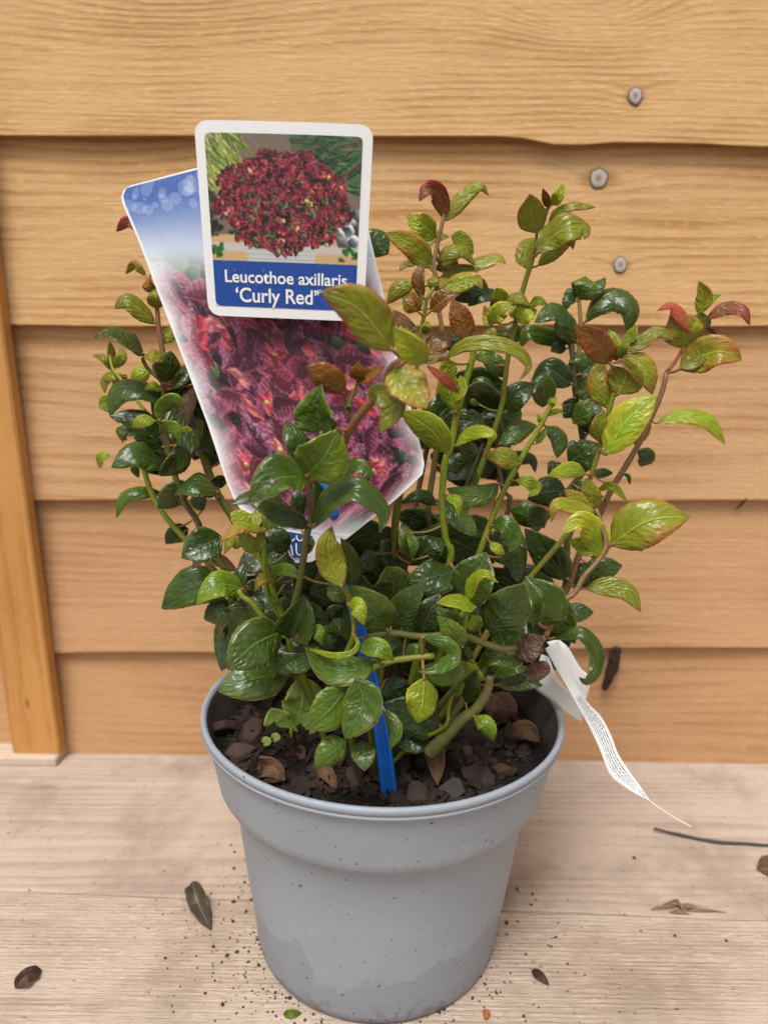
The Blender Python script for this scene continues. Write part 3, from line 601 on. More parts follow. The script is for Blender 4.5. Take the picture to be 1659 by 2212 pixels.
# window, midrib pixels from stalk to tip, true blade width in window px, roll, depth mm, tip depth change mm, colour, fold
T = [
('A',[(560,190),(480,110),(440,95),(370,172)],100,30,20,2,'o',.1),('A',[(655,350),(600,270),(570,160)],130,35,15,4,'z',.3),('A',[(672,505),(655,400),(650,300)],165,8,10,-3,'o',.1),
('A',[(655,650),(520,525),(370,430),(255,505)],200,-22,10,-6,'o',.2),('A',[(735,840),(770,760),(840,650)],140,10,10,4,'o',.1),('A',[(545,950),(420,830),(240,735),(55,785)],240,-48,-2,-8,'d',.1),
('A',[(745,965),(640,960),(535,955)],150,-25,0,0,'o',.2),('A',[(230,1105),(170,990),(40,930)],80,-20,60,2,'o',.1),('A',[(242,1090),(230,960),(212,825)],85,10,60,2,'o',.1),
('A',[(262,1085),(330,980),(350,860)],110,-10,60,4,'o',.1),('A',[(385,1170),(240,1140),(150,1200),(165,1325)],130,-40,55,0,'o',.1),('A',[(380,1150),(300,1190),(225,1230)],150,-10,56,0,'l',.1),
('A',[(250,1400),(170,1430),(105,1460)],190,0,62,0,'l',.1),('A',[(610,1090),(500,1140),(380,1215)],180,-10,34,0,'l',.1),('A',[(740,1225),(790,1080),(835,930)],270,-28,0,-4,'m',.15),
('A',[(790,1290),(870,1170),(960,990)],220,40,2,6,'d',.2),('A',[(705,1420),(500,1270),(290,1330),(210,1545)],290,-42,0,-8,'d',.15),('B',[(740,520),(490,290),(235,160)],300,-14,0,-10,'d',.2),
('A',[(695,1590),(715,1480),(840,1390),(940,1485)],160,-18,-20,-4,'g',.1),('A',[(655,1590),(530,1590),(405,1655)],125,-10,-20,-6,'l',.1),('A',[(1060,1230),(1000,1400),(920,1690)],230,-35,6,0,'x',.3),
('A',[(715,1300),(640,1245),(550,1285)],90,-20,0,-2,'l',.1),
('B',[(700,360),(760,320),(850,330),(880,440)],140,-10,-15,-4,'g',.1),('B',[(765,690),(480,580),(240,665)],290,-30,-6,-10,'d',.2),('B',[(760,740),(620,690),(490,660)],170,-30,0,-4,'d',.2),
('B',[(215,590),(135,605),(78,710)],105,-25,40,0,'l',.1),('B',[(850,490),(880,600),(800,700),(695,790)],230,25,-14,-4,'d',.3),('B',[(760,560),(790,480),(720,430),(680,480)],90,0,-10,0,'x',.1),
('B',[(1240,420),(1110,480),(955,620)],280,10,8,-4,'d',.1),('B',[(1270,950),(1060,850),(815,900)],280,-38,-10,-8,'d',.15),('B',[(1010,890),(860,970),(680,1115)],270,15,-6,-8,'m',.2),
('B',[(735,950),(500,930),(340,1000),(275,1195)],150,-30,20,-6,'m',.1),('B',[(1110,1130),(1075,1020),(1150,925)],150,5,20,0,'d',.1),('B',[(975,1300),(860,1350),(755,1450)],190,0,15,-4,'d',.1),
('B',[(1300,1380),(1110,1470),(905,1565)],360,-12,-20,-8,'d',.25),('B',[(1450,1710),(1250,1620),(1120,1570),(1010,1690)],170,-35,0,0,'b',.3),('B',[(500,700),(460,720),(500,805)],90,0,22,0,'m',.1),
('B',[(430,320),(300,350),(285,465)],170,-45,15,0,'d',.1),('B',[(460,390),(380,380),(320,450)],90,-30,12,0,'l',.1),('B',[(900,330),(960,380),(900,450)],120,0,-2,0,'l',.1),
('B',[(1280,640),(1210,620),(1200,720)],90,0,14,0,'d',.1),('B',[(1350,830),(1250,850),(1180,900)],130,20,6,0,'d',.1),
('C',[(700,480),(360,400),(20,620)],400,-8,8,-6,'d',.12),('C',[(830,430),(600,385),(350,525)],270,-24,-42,-12,'g',.2),('C',[(860,450),(800,330),(850,150)],150,28,-14,0,'d',.2),
('C',[(1140,320),(1010,330),(935,445)],110,-15,-56,-4,'o',.15),('C',[(1080,275),(1240,235),(1400,325)],125,8,-54,-6,'g',.1),('C',[(1280,215),(1170,160),(1050,110)],220,0,-36,0,'d',.15),
('C',[(810,700),(610,660),(425,740)],300,-5,10,0,'d',.1),('C',[(1000,690),(790,690),(650,865)],190,-30,-36,-8,'m',.15),('C',[(780,640),(630,750),(545,895)],150,-45,0,0,'d',.1),
('C',[(1205,840),(950,965),(680,1205)],470,4,-60,-14,'m',.12),('C',[(1275,1240),(950,1295),(590,1390)],430,-2,-52,-10,'m',.1),('C',[(1500,1150),(1290,1160),(1065,1125)],230,12,-58,-6,'d',.15),
('C',[(1300,920),(1370,700),(1420,500)],410,0,-60,-8,'d',.5),('C',[(1450,850),(1550,850),(1605,970)],150,0,-66,-6,'g',.15),('C',[(1165,605),(1120,555),(1085,490)],75,10,-56,0,'g',.1),
('C',[(1060,1280),(1120,1240),(1150,1190)],90,0,-56,0,'g',.1),('C',[(1040,560),(960,600),(900,700)],240,-10,-26,0,'d',.1),('C',[(1190,650),(1120,720),(1100,850)],200,0,-34,0,'d',.1),
('C',[(700,1000),(760,930),(850,880)],230,0,-26,0,'d',.1),('C',[(900,1100),(1050,1030),(1280,1030)],200,10,-46,0,'d',.1),('C',[(760,560),(720,520),(695,590)],90,0,-20,0,'m',.1),
('C',[(1010,420),(930,400),(860,440)],130,0,-24,0,'d',.1),('C',[(1230,380),(1290,430),(1340,370)],180,0,-40,0,'d',.1),
('D',[(1195,450),(1010,280),(830,190)],270,8,-70,-8,'z',.2),('D',[(1300,300),(1320,240),(1325,160)],160,0,-70,-2,'z',.3),('D',[(1320,320),(1440,270),(1565,175)],145,22,-70,-4,'z',.3),
('D',[(970,830),(940,640),(900,430)],450,14,-74,-8,'m',.42),('D',[(800,1140),(740,900),(645,680)],230,-18,-60,6,'d',.15),('D',[(830,1245),(1000,1070),(1130,830)],500,0,-86,-12,'g',.22),
('D',[(845,1265),(560,1270),(275,1445)],430,-26,-84,-12,'m',.3),('D',[(875,1740),(560,1530),(310,1420),(90,1520)],300,-38,-80,-6,'d',-.15),('D',[(885,1750),(1060,1480),(1320,1380),(1560,1580),(1545,1800)],290,36,-80,-10,'d',.1),
('D',[(1060,1290),(1300,1130),(1420,1220),(1350,1375)],160,28,-70,-4,'m',.1),('D',[(800,1640),(760,1480),(740,1300)],170,0,-64,0,'d',.1),('D',[(910,1600),(950,1450),(920,1290)],150,0,-66,0,'d',.1),
('D',[(1170,2320),(1080,2110),(1040,1900),(1080,1735)],290,-4,-84,2,'o',.12),('D',[(445,1775),(210,1730),(-10,1845)],150,-40,-66,-8,'o',.15),('D',[(270,1730),(190,1660),(100,1590)],180,0,-62,2,'l',.1),
('D',[(360,1740),(330,1650),(330,1560)],130,10,-64,2,'o',.2),('D',[(430,1765),(510,1650),(595,1565)],145,8,-66,-4,'g',.15),('D',[(220,1910),(90,1880),(-15,1975)],125,-30,-64,-6,'o',.1),
('D',[(330,1990),(270,1900),(250,1790)],170,5,-66,0,'l',.15),('D',[(410,1930),(390,1860),(370,1800)],90,0,-68,0,'o',.1),('D',[(780,1740),(690,1650),(570,1590)],170,-10,-60,0,'d',.1),
('D',[(630,2000),(560,1850),(470,1690)],220,-5,-46,0,'d',.12),('F',[(435,430),(420,200),(380,-50)],190,-20,-68,0,'m',.15),('D',[(1100,780),(1090,820),(1060,870)],80,0,-76,0,'g',.2),
('D',[(800,2000),(850,1900),(900,1840)],130,20,-66,0,'m',.1),('D',[(1250,620),(1230,590),(1205,560)],60,0,-68,0,'g',.1),
('E',[(905,800),(570,400),(195,270)],460,6,-104,-8,'o',.15),('E',[(1225,915),(1090,790),(905,580)],270,8,-104,-2,'l',.2),('E',[(930,950),(1040,1120),(1235,1345)],400,12,-98,-4,'o',.15),
('E',[(690,1290),(750,1210),(900,1340),(770,1590)],250,0,-94,-6,'o',.2),('E',[(1230,940),(1400,1070),(1555,1215)],105,20,-64,6,'r',.2),('E',[(1440,1800),(1270,1570),(990,1385)],280,0,-34,-8,'l',.15),
('E',[(1510,1395),(1440,1180),(1430,990)],220,0,-30,0,'l',.15),('E',[(1510,1290),(1560,1160),(1545,1030)],130,20,-32,0,'l',.15),('E',[(1440,1060),(1440,960),(1430,890)],170,0,-26,4,'l',.15),
('G',[(505,1195),(465,1020),(490,860)],135,15,-20,0,'z',.4),('G',[(465,1345),(410,1240),(370,1145)],130,0,-20,0,'z',.3),('G',[(580,1330),(700,1230),(825,1130)],190,28,-20,-2,'z',.35),
('G',[(955,1610),(880,1430),(800,1230)],235,-4,-28,-4,'z',.2),('G',[(515,1780),(640,1650),(780,1490)],220,18,-18,2,'z',.2),('E',[(1145,700),(1010,530),(915,385)],150,-10,-18,2,'z',.25),
('G',[(590,1135),(600,1050),(595,960)],130,0,-20,4,'o',.25),('G',[(610,1130),(700,1050),(810,1010)],90,30,-18,4,'o',.2),('G',[(430,1060),(270,1110),(125,1245)],175,-5,20,0,'o',.1),
('G',[(480,1320),(400,1240),(300,1170)],230,0,40,0,'l',.1),('G',[(530,1550),(540,1480),(550,1420)],100,0,-16,0,'l',.2),('G',[(430,1560),(410,1520),(395,1490)],90,0,-14,0,'l',.2),
('G',[(700,435),(690,310),(630,180),(540,155),(465,270)],185,-6,40,-8,'r',.25),('G',[(725,455),(820,310),(960,160),(1070,120),(1142,212)],165,25,40,-2,'o',.2),('G',[(628,612),(500,505),(345,400)],230,-6,40,-4,'l',.1),
('G',[(575,915),(420,720),(170,560)],235,-6,34,-6,'o',.15),('G',[(550,720),(590,620),(760,600)],120,20,60,4,'o',.1),('G',[(780,610),(900,660),(1010,770)],170,20,60,4,'l',.1),
('G',[(640,845),(760,750),(900,740),(1015,885)],160,30,40,-4,'o',.1),('G',[(930,905),(1100,850),(1230,815),(1312,875)],145,28,50,2,'o',.1),('G',[(670,1010),(850,960),(1060,910)],150,15,45,2,'o',.1),
('G',[(645,1150),(850,1065),(1010,1030),(1080,1115)],185,22,38,-2,'o',.1),('G',[(680,815),(770,860),(840,935)],150,5,50,0,'o',.1),('G',[(720,960),(710,900),(680,850)],170,0,54,0,'m',.1),
('G',[(440,875),(340,875),(270,932)],75,-20,50,0,'o',.1),('G',[(1150,1180),(990,1120),(820,1210)],270,0,52,0,'d',.1),('G',[(940,1280),(1050,1190),(1195,1190),(1150,1310)],140,25,52,0,'d',.1),
('G',[(10,810),(60,680),(190,590)],290,0,60,0,'d',.1),('G',[(1260,1260),(1250,1190),(1215,1110)],160,0,0,0,'l',.1),('G',[(1290,1240),(1420,1195),(1555,1240)],130,35,-2,-4,'o',.2),
('G',[(1425,1440),(1500,1350),(1610,1290)],190,8,-4,-4,'l',.15),('G',[(1415,1400),(1390,1330),(1390,1260)],130,0,2,0,'l',.1),('G',[(1530,1260),(1620,1230),(1700,1260)],110,15,-4,-4,'l',.1),
('G',[(1115,1480),(1130,1380),(1085,1285)],110,15,-10,0,'o',.2),('G',[(1145,1460),(1240,1320),(1365,1250)],160,10,-10,-2,'l',.2),('G',[(1170,1430),(1240,1390),(1325,1370)],100,10,-10,0,'l',.1),
('G',[(1130,1610),(1130,1550),(1110,1480)],190,0,-12,0,'o',.1),('G',[(1160,1600),(1200,1580),(1245,1605)],80,0,-12,0,'o',.1),
('G',[(715,1795),(900,1665),(1150,1640),(1400,1710),(1525,1860),(1440,2000)],165,22,-38,-16,'o',.25),('G',[(1450,1610),(1330,1540),(1190,1500)],220,0,60,0,'m',.1),('H',[(545,1640),(320,1580),(150,1550),(60,1700)],190,-15,50,0,'m',.1),
('G',[(1010,1790),(1120,1760),(1200,1700)],120,20,-24,0,'g',.1),('G',[(870,1700),(800,1620),(820,1540)],200,0,10,0,'d',.1),
('H',[(222,575),(175,400),(180,225)],270,-4,-6,-6,'o',.12),('H',[(335,330),(320,240),(280,165)],85,10,-4,-2,'z',.3),('H',[(375,300),(430,220),(485,100)],125,5,-2,0,'l',.2),
('H',[(345,530),(410,390),(560,315),(700,320),(792,325)],105,30,0,-4,'o',.2),('H',[(240,770),(340,650),(530,525),(690,545),(690,635)],290,16,-6,-8,'o',.2),('H',[(240,890),(400,730),(550,610),(582,735)],170,20,4,0,'o',.15),
('H',[(135,920),(120,760),(220,590)],190,-4,2,2,'o',.1),('H',[(620,1215),(690,1090),(720,965)],270,0,55,-4,'m',.12),('H',[(640,1190),(780,1110),(893,988)],150,20,56,0,'m',.1),
('H',[(610,1230),(530,1220),(500,1320)],110,-20,52,0,'d',.1),('H',[(600,1220),(550,1160),(530,1100)],140,0,56,0,'d',.1),('H',[(690,1440),(800,1270),(990,1200),(1140,1310),(1110,1550)],260,30,54,-6,'m',.1),
('H',[(625,1640),(520,1440),(390,1340),(205,1440)],250,-32,48,-6,'d',.15),('H',[(935,1840),(800,1640),(605,1490)],270,-2,-2,-8,'z',.2),('H',[(1095,1725),(1250,1625),(1400,1530),(1565,1615)],155,18,0,-4,'o',.25),
('H',[(1045,1710),(975,1600),(925,1505)],100,-5,0,0,'l',.15),('H',[(1095,1640),(1140,1570),(1175,1480)],110,5,0,0,'l',.15),('H',[(1000,1810),(985,1700),(990,1590)],170,0,2,0,'o',.1),('H',[(1050,1780),(1060,1700),(1090,1570)],100,0,-2,0,'l',.2),
('H',[(610,1990),(680,1820),(650,1680)],260,-10,44,0,'d',.15),('H',[(700,1970),(745,1850),(720,1720)],170,10,42,0,'d',.1),('J',[(310,835),(150,740),(0,790)],190,-12,40,0,'d',.15),
('J',[(565,1005),(495,830),(530,640)],180,-4,0,0,'o',.1),('J',[(640,905),(690,790),(700,680)],260,0,-6,-4,'o',.15),('J',[(590,690),(710,700),(810,840)],75,30,-8,0,'z',.2),
('J',[(555,1340),(690,1110),(915,905)],270,8,-10,-8,'l',.22),('J',[(490,1240),(510,1140),(545,1020)],130,-10,-4,0,'o',.1),('J',[(700,620),(820,720),(925,895)],170,15,0,0,'o',.2),
('J',[(1108,575),(1115,470),(1060,360)],265,-2,24,-4,'o',.15),('J',[(1210,480),(1100,350),(1020,268),(922,302)],105,-30,20,-8,'r',.25),('J',[(1215,325),(1265,200),(1213,102)],115,8,22,0,'o',.2),
('J',[(1250,300),(1300,225),(1375,178)],75,10,22,0,'l',.15),('J',[(1215,450),(1230,390),(1245,310)],150,0,24,0,'o',.1),('J',[(1275,365),(1420,285),(1540,310),(1588,410)],105,22,20,-4,'r',.25),
('J',[(1085,728),(1220,650),(1380,600),(1530,665)],240,10,24,-8,'o',.2),('J',[(1090,720),(1200,660),(1310,510)],120,10,20,-4,'o',.2),('J',[(915,1115),(1080,1065),(1280,1095),(1412,1265)],140,28,20,-8,'l',.2),
('J',[(745,1255),(800,1150),(820,1030)],150,5,30,0,'l',.1),('J',[(785,1310),(850,1360),(815,1455)],125,15,36,0,'d',.1),('J',[(420,1190),(445,1070),(495,960)],260,0,40,0,'d',.1),
('J',[(315,1115),(380,1030),(425,955)],160,10,36,0,'m',.1),('J',[(285,1400),(380,1340),(460,1270)],250,0,34,0,'d',.1),('J',[(120,1135),(220,1220),(205,1365)],125,15,-2,0,'m',.1),('J',[(20,815),(100,850),(110,1020)],180,10,20,0,'m',.1),
('J',[(330,930),(300,1020),(250,1080)],140,0,40,0,'d',.1),('J',[(370,760),(420,860),(430,960)],200,0,42,0,'d',.1),('J',[(270,580),(210,570),(160,590)],90,-10,48,0,'d',.1),('J',[(230,1400),(190,1450),(150,1480)],150,0,40,0,'d',.1),
('I',[(665,880),(780,760),(930,730),(1040,780),(1000,865)],150,26,-26,-6,'l',.1),('I',[(1295,1055),(1130,980),(945,955)],215,-15,-20,-6,'o',.25),('I',[(1090,860),(1260,730),(1455,680)],230,15,10,0,'m',.15),
('I',[(1080,1240),(960,1330),(800,1360),(580,1290)],230,-16,-12,-6,'m',.15),('I',[(660,1310),(800,1290),(860,1200),(855,1090)],70,20,-16,0,'m',.1),('I',[(580,1350),(690,1420),(720,1565)],110,30,-30,-4,'l',.1),
('I',[(590,1400),(710,1570),(865,1705)],210,20,-20,-4,'m',.1),('I',[(1250,1215),(1350,1220),(1440,1290),(1360,1375)],130,5,-20,-4,'l',.15),('I',[(1010,1650),(1150,1640),(1235,1780),(1180,1915)],200,10,-18,-4,'m',.1),
('I',[(1000,1810),(1080,1870),(1170,1925)],110,10,-22,0,'l',.2),('I',[(1110,1960),(1220,1920),(1310,1990)],170,0,-16,0,'m',.1),('K',[(385,1415),(200,1200),(-20,960)],330,0,6,-4,'d',.12),
('I',[(240,1990),(215,1800),(165,1615)],190,-15,-30,0,'m',.1),('I',[(220,1720),(260,1820),(250,1960)],110,10,-32,0,'m',.1),('F',[(1440,255),(1200,320),(965,330)],360,0,-30,-8,'d',.15),('I',[(310,1960),(420,1860),(540,1760)],270,5,-24,0,'d',.1),
('I',[(490,1445),(330,1345),(125,1405)],140,-30,0,0,'d',.1),('I',[(960,700),(740,640),(490,690)],260,-10,8,0,'d',.15),('I',[(1045,330),(910,270),(780,410)],250,-10,20,0,'m',.1),
('I',[(1150,550),(1250,400),(1430,250)],260,10,10,0,'d',.35),('I',[(930,50),(1030,80),(1115,215)],210,0,10,0,'m',.15),('K',[(370,560),(180,560),(5,640)],310,0,10,0,'d',.12),
('I',[(1070,1130),(1200,1000),(1400,1000),(1440,1140)],150,25,28,0,'d',.1),('I',[(1060,1200),(1180,1180),(1300,1240)],200,0,26,0,'d',.1),('I',[(900,480),(830,450),(770,440)],70,0,8,0,'m',.1),
('I',[(690,880),(800,920),(900,900)],190,0,0,0,'d',.1),('I',[(580,1100),(700,1050),(840,1080)],230,0,6,0,'d',.1),('I',[(1200,1500),(1350,1560),(1500,1680)],260,-10,24,0,'m',.1),('I',[(1130,1550),(1180,1650),(1290,1700)],120,0,16,0,'b',.1),
('K',[(800,1075),(1130,850),(1565,755)],480,10,-34,-10,'o',.22),('K',[(550,1495),(760,1475),(950,1530),(1085,1725)],210,8,-36,-10,'o',.2),('K',[(645,755),(600,620),(555,440)],215,-4,-24,0,'o',.2),
('K',[(625,745),(490,650),(360,545)],165,-12,-26,-2,'o',.2),('K',[(705,845),(500,740),(270,685),(215,855)],165,-25,-28,-10,'o',.25),('K',[(645,1245),(660,1030),(500,850),(320,960)],270,-10,-30,-10,'l',.2),
('K',[(640,1170),(520,1080),(400,1030)],170,-5,-32,-2,'l',.1),('K',[(510,1500),(690,1330),(910,1270)],290,-4,20,0,'d',.12),('K',[(550,385),(400,345),(185,402)],165,-12,-10,-6,'l',.15),
('K',[(650,545),(800,500),(970,655)],85,28,10,-4,'l',.1),('K',[(620,405),(700,375),(825,380)],105,5,22,0,'d',.1),('K',[(290,1810),(450,1730),(635,1720)],200,5,12,0,'d',.12),
('L',[(1395,770),(1440,560),(1330,330)],400,-12,-48,-6,'m',.5),('M',[(120,190),(330,140),(455,270),(440,430),(375,495),(325,465)],120,22,-46,-14,'m',.15),('K',[(910,390),(960,410),(975,490)],45,0,14,0,'m',.1),
('K',[(420,480),(470,520),(490,560)],150,0,14,0,'d',.1),('K',[(560,1250),(500,1350),(440,1480)],190,0,16,0,'d',.1),('K',[(150,900),(60,780),(10,720)],220,0,20,0,'d',.1),
('L',[(885,850),(1060,670),(1250,420)],460,0,-58,-8,'d',.14),('L',[(700,570),(780,340),(870,90)],430,4,-54,-6,'m',.42),('L',[(700,560),(750,360),(870,275),(1005,365)],120,28,-70,-6,'l',.1),
('L',[(790,605),(620,545),(420,545)],170,-38,-72,-6,'l',.1),('L',[(660,1000),(530,840),(395,740)],230,14,-72,-4,'g',.2),('L',[(630,720),(510,690),(400,600)],150,-10,-66,0,'m',.1),
('L',[(820,830),(780,770),(730,690)],170,0,-44,0,'l',.1),('L',[(240,880),(320,690),(420,490)],280,-4,-54,-4,'d',.15),('L',[(1170,1040),(1290,990),(1430,890)],290,10,-54,-4,'x',.15),
('L',[(1330,1140),(1370,1220),(1380,1310)],270,0,-52,-4,'b',.3),('L',[(790,1160),(950,1080),(1215,1155)],190,30,-46,-4,'m',.1),('L',[(990,1360),(1200,1330),(1435,1360)],175,5,-28,-4,'m',.12),
('L',[(960,1280),(1150,1205),(1300,1200)],130,10,-26,0,'m',.1),('L',[(765,1660),(880,1750),(940,1945)],175,-4,-58,-8,'g',.15),('L',[(260,890),(480,960),(560,1080),(400,1200),(225,1230)],160,-10,-72,-8,'m',.1),
('L',[(600,1060),(520,1250),(190,1245)],260,6,-66,-4,'m',.15),('L',[(285,1290),(275,1500),(225,1745)],325,0,-74,-8,'l',.12),('F',[(495,1005),(680,1000),(850,1125)],190,4,-80,-6,'g',.15),
('L',[(750,1120),(720,1060),(690,985)],75,5,-54,0,'g',.2),('L',[(810,1215),(720,1180),(610,1140)],60,10,-54,0,'l',.1),('L',[(560,1480),(600,1420),(650,1350)],85,0,-58,0,'g',.1),
('L',[(960,1440),(1060,1580),(1100,1750)],270,6,-20,-4,'b',.2),('L',[(960,1440),(920,1560),(940,1700)],150,-10,-18,0,'b',.1),('L',[(690,1540),(730,1410),(760,1270)],200,0,-46,0,'d',.12),
('F',[(1300,1760),(1020,1650),(750,1560)],380,-4,-44,-6,'d',.15),('F',[(1180,1840),(1010,1900),(890,1930)],260,0,-46,-4,'d',.1),('F',[(760,1290),(860,1440),(1000,1560)],320,0,-40,0,'d',.1),('F',[(720,1900),(830,1880),(900,1960)],140,0,-46,0,'d',.1),
('F',[(775,830),(640,640),(415,430)],360,4,-64,-8,'m',.15),('F',[(800,560),(830,400),(790,250)],350,-4,-50,-4,'m',.12),('F',[(800,810),(920,620),(1085,375)],280,8,-56,-4,'d',.15),
('F',[(640,1110),(440,1215),(200,1190),(-20,1000)],320,-8,-76,-6,'m',.12),('F',[(440,870),(490,950),(430,1050),(240,1075),(-10,1010)],60,10,-78,-6,'l',.1),('F',[(430,885),(310,770),(160,840)],140,-12,-58,0,'m',.1),
('F',[(388,580),(480,600),(556,765)],175,0,-80,-6,'l',.12),('F',[(390,1380),(220,1600),(30,1780)],380,6,-84,-6,'m',.15),('F',[(480,1290),(530,1560),(345,1880)],390,-6,-87,-4,'m',.2),
('F',[(745,1600),(845,1790),(790,1990)],150,-20,-80,-4,'m',.1),('N',[(1095,1600),(1000,1680),(888,1768)],190,4,-86,-6,'m',.12),('N',[(1190,1600),(1205,1690),(1205,1795)],155,0,-84,-6,'m',.12),
('F',[(210,380),(280,460),(390,520)],170,0,-64,0,'m',.1),('F',[(480,340),(560,310),(650,330)],130,0,0,0,'b',.1),('F',[(810,1100),(950,1030),(1060,955)],170,10,-52,0,'d',.1),('F',[(920,1080),(1050,1010),(1195,1055)],130,10,-56,0,'m',.1),
('F',[(650,950),(800,960),(930,930)],170,0,-46,0,'d',.1),('F',[(900,740),(960,800),(1000,820)],180,0,-44,0,'d',.1),('F',[(100,1000),(180,900),(300,900)],260,0,-56,0,'d',.1),('F',[(60,1100),(-100,1150),(-250,1120)],200,0,-64,0,'d',.1),
('F',[(560,60),(600,160),(700,230)],220,0,-20,0,'d',.1),('F',[(900,60),(960,20),(1000,-60)],180,0,-10,0,'d',.1),('F',[(1000,180),(1060,60),(1180,-20)],250,0,-22,0,'d',.1),('F',[(330,700),(250,660),(180,720)],170,0,-40,0,'d',.1),
('I',[(1540,590),(1600,555),(1670,535),(1720,570)],55,10,-12,-2,'l',.15),('I',[(1480,660),(1475,610),(1450,560)],55,0,-12,0,'l',.15),('I',[(1575,520),(1610,455),(1645,395)],60,5,-12,0,'l',.15),('I',[(1590,500),(1580,440),(1600,410)],45,0,-12,0,'g',.15),('I',[(1440,860),(1500,780),(1535,690)],70,20,-13,0,'g',.2),
('P',[(292,496),(276,478),(254,502)],24,0,30,0,'r',.1),
]
rr = random.Random(11)
for (win, pts, w, roll, Y, dY, col, fold) in T:
    n = len(pts) - 1; dY += rr.uniform(-7, 5)
    path = [wp(win, x, y, Y + dY * (i / n) + (rr.uniform(-3, 1.5) if 0 < i < n else 0)) for i, (x, y) in enumerate(pts)]
    s = px_m(path[0]) * wscale(win); big = w * s > 0.012
    sgn = 1 if roll > 0 else -1 if roll < 0 else rr.choice((-1, 1)); rl = roll + sgn * rr.uniform(0, 16); k_w = min(1.22, math.cos(R(roll)) / max(0.5, math.cos(R(rl))))
    add_leaf(path, w * s * k_w, rl, CODE[col], fold * rr.uniform(0.9, 1.5), rr.uniform(0.0, 0.1) if fold > 0.25 else rr.uniform(0.0, 0.5), rr.uniform(0.03, 0.075) if big else 0.03, rr.uniform(-38, 38), reach=0.022, rnd=rr, tip=rr.uniform(0.1, 1.3) if n <= 2 else 0.0)

# shaded leaves deeper inside the bush: (frame x, frame y, depth mm) regions, all ordinary leaves of the same kinds
FILL = [((580, 860), (1130, 1480), (-15, 30), 44), ((850, 1110), (1120, 1470), (0, 40), 32), ((900, 1090), (820, 1080), (15, 45), 13), ((320, 470), (830, 1010), (12, 32), 13), ((510, 640), (1230, 1420), (-10, 25), 14), ((1060, 1220), (1260, 1460), (-10, 25), 14)]
fill_v, fill_f, fill_mi, fill_u = [], [], [], []
for (xa, xb), (ya, yb), (Ya, Yb), cnt in FILL:
    for _ in range(cnt):
        x, y, Y = rr.uniform(xa, xb), rr.uniform(ya, yb), rr.uniform(Ya, Yb); p = at_Y(x, y, Y / 1000)
        for _try in range(12):
            an = rr.uniform(0, 6.283); L = rr.uniform(0.024, 0.040); d = Vector((math.cos(an), rr.uniform(-0.5, 0.5), math.sin(an) * 0.6 + 0.1)).normalized(); s_px = L / px_m(p)
            if xa - 20 < x + d.x * s_px < xb + 20 and ya - 20 < y - d.z * s_px < yb: break
        path = [p, p + d * L * 0.5 + Vector((0, 0, 0.004)), p + d * L + Vector((0, 0, -rr.uniform(0, 0.008)))]
        w = L * rr.uniform(0.5, 0.68); col = rr.choice(['dark'] * 5 + ['mid'])
        if LEAVES < 296: add_leaf(path, w, rr.uniform(-35, 35), col, 0.15, 0.1, 0.03, rr.uniform(-30, 30), reach=0.02, rnd=rr, tip=rr.uniform(0, 1.5))
        else:
            top, UV = leaf_sheet(spline(path, NV), w, rr.uniform(-35, 35), 0.15, 0.1, 0.03, 0, rr); V, F, MI, U = leaf_mesh(top, UV, 0.00035)
            b = len(fill_v); fill_v += V; fill_f += [tuple(b + k for k in f) for f in F]; fill_mi += MI; fill_u += U
if fill_v:
    o = mesh_obj('inner_foliage', fill_v, fill_f, [LM['dark'][0], LM['dark'][1]], None, True, fill_mi, fill_u); keep_parent(o, shrub); o['kind'] = 'stuff'

# ------------------------------------------------------------------ printed labels: the print is painted leaf by leaf on a fine grid
def paint_ellipse(img, cx, cy, a, b, ang, col, edge=None, hi=None, curl=0.0):
    H, Wd, _ = img.shape; r_ = int(max(a, b)) + 2
    x0, x1, y0, y1 = max(0, int(cx) - r_), min(Wd, int(cx) + r_ + 1), max(0, int(cy) - r_), min(H, int(cy) + r_ + 1)
    if x0 >= x1 or y0 >= y1: return
    yy, xx = np.mgrid[y0:y1, x0:x1]; dx, dy = xx - cx, yy - cy; c, s = math.cos(ang), math.sin(ang)
    u = (dx * c + dy * s) / a; v = (-dx * s + dy * c) / b + curl * u * u
    q = u * u + v * v * (1 + 0.6 * u); m = q < 1
    colr = np.array(col, float)[None, None, :] * np.ones(q.shape + (1,))
    sh = np.clip(0.82 - 0.45 * v, 0.35, 1.35)[..., None]; colr = colr * sh
    if edge is not None: colr = np.where((q > 0.72)[..., None], np.array(edge, float), colr)
    if hi is not None:
        st = (np.abs(np.sin(u * 7 + v * 2)) > 0.86) & (v < 0.3) & (q < 0.8); colr = np.where(st[..., None], np.array(hi, float), colr)
        colr = np.where(((np.abs(v) < 0.09) & (q < 0.9))[..., None], np.array(hi, float) * 0.85, colr)
    img[y0:y1, x0:x1][m] = colr[m]
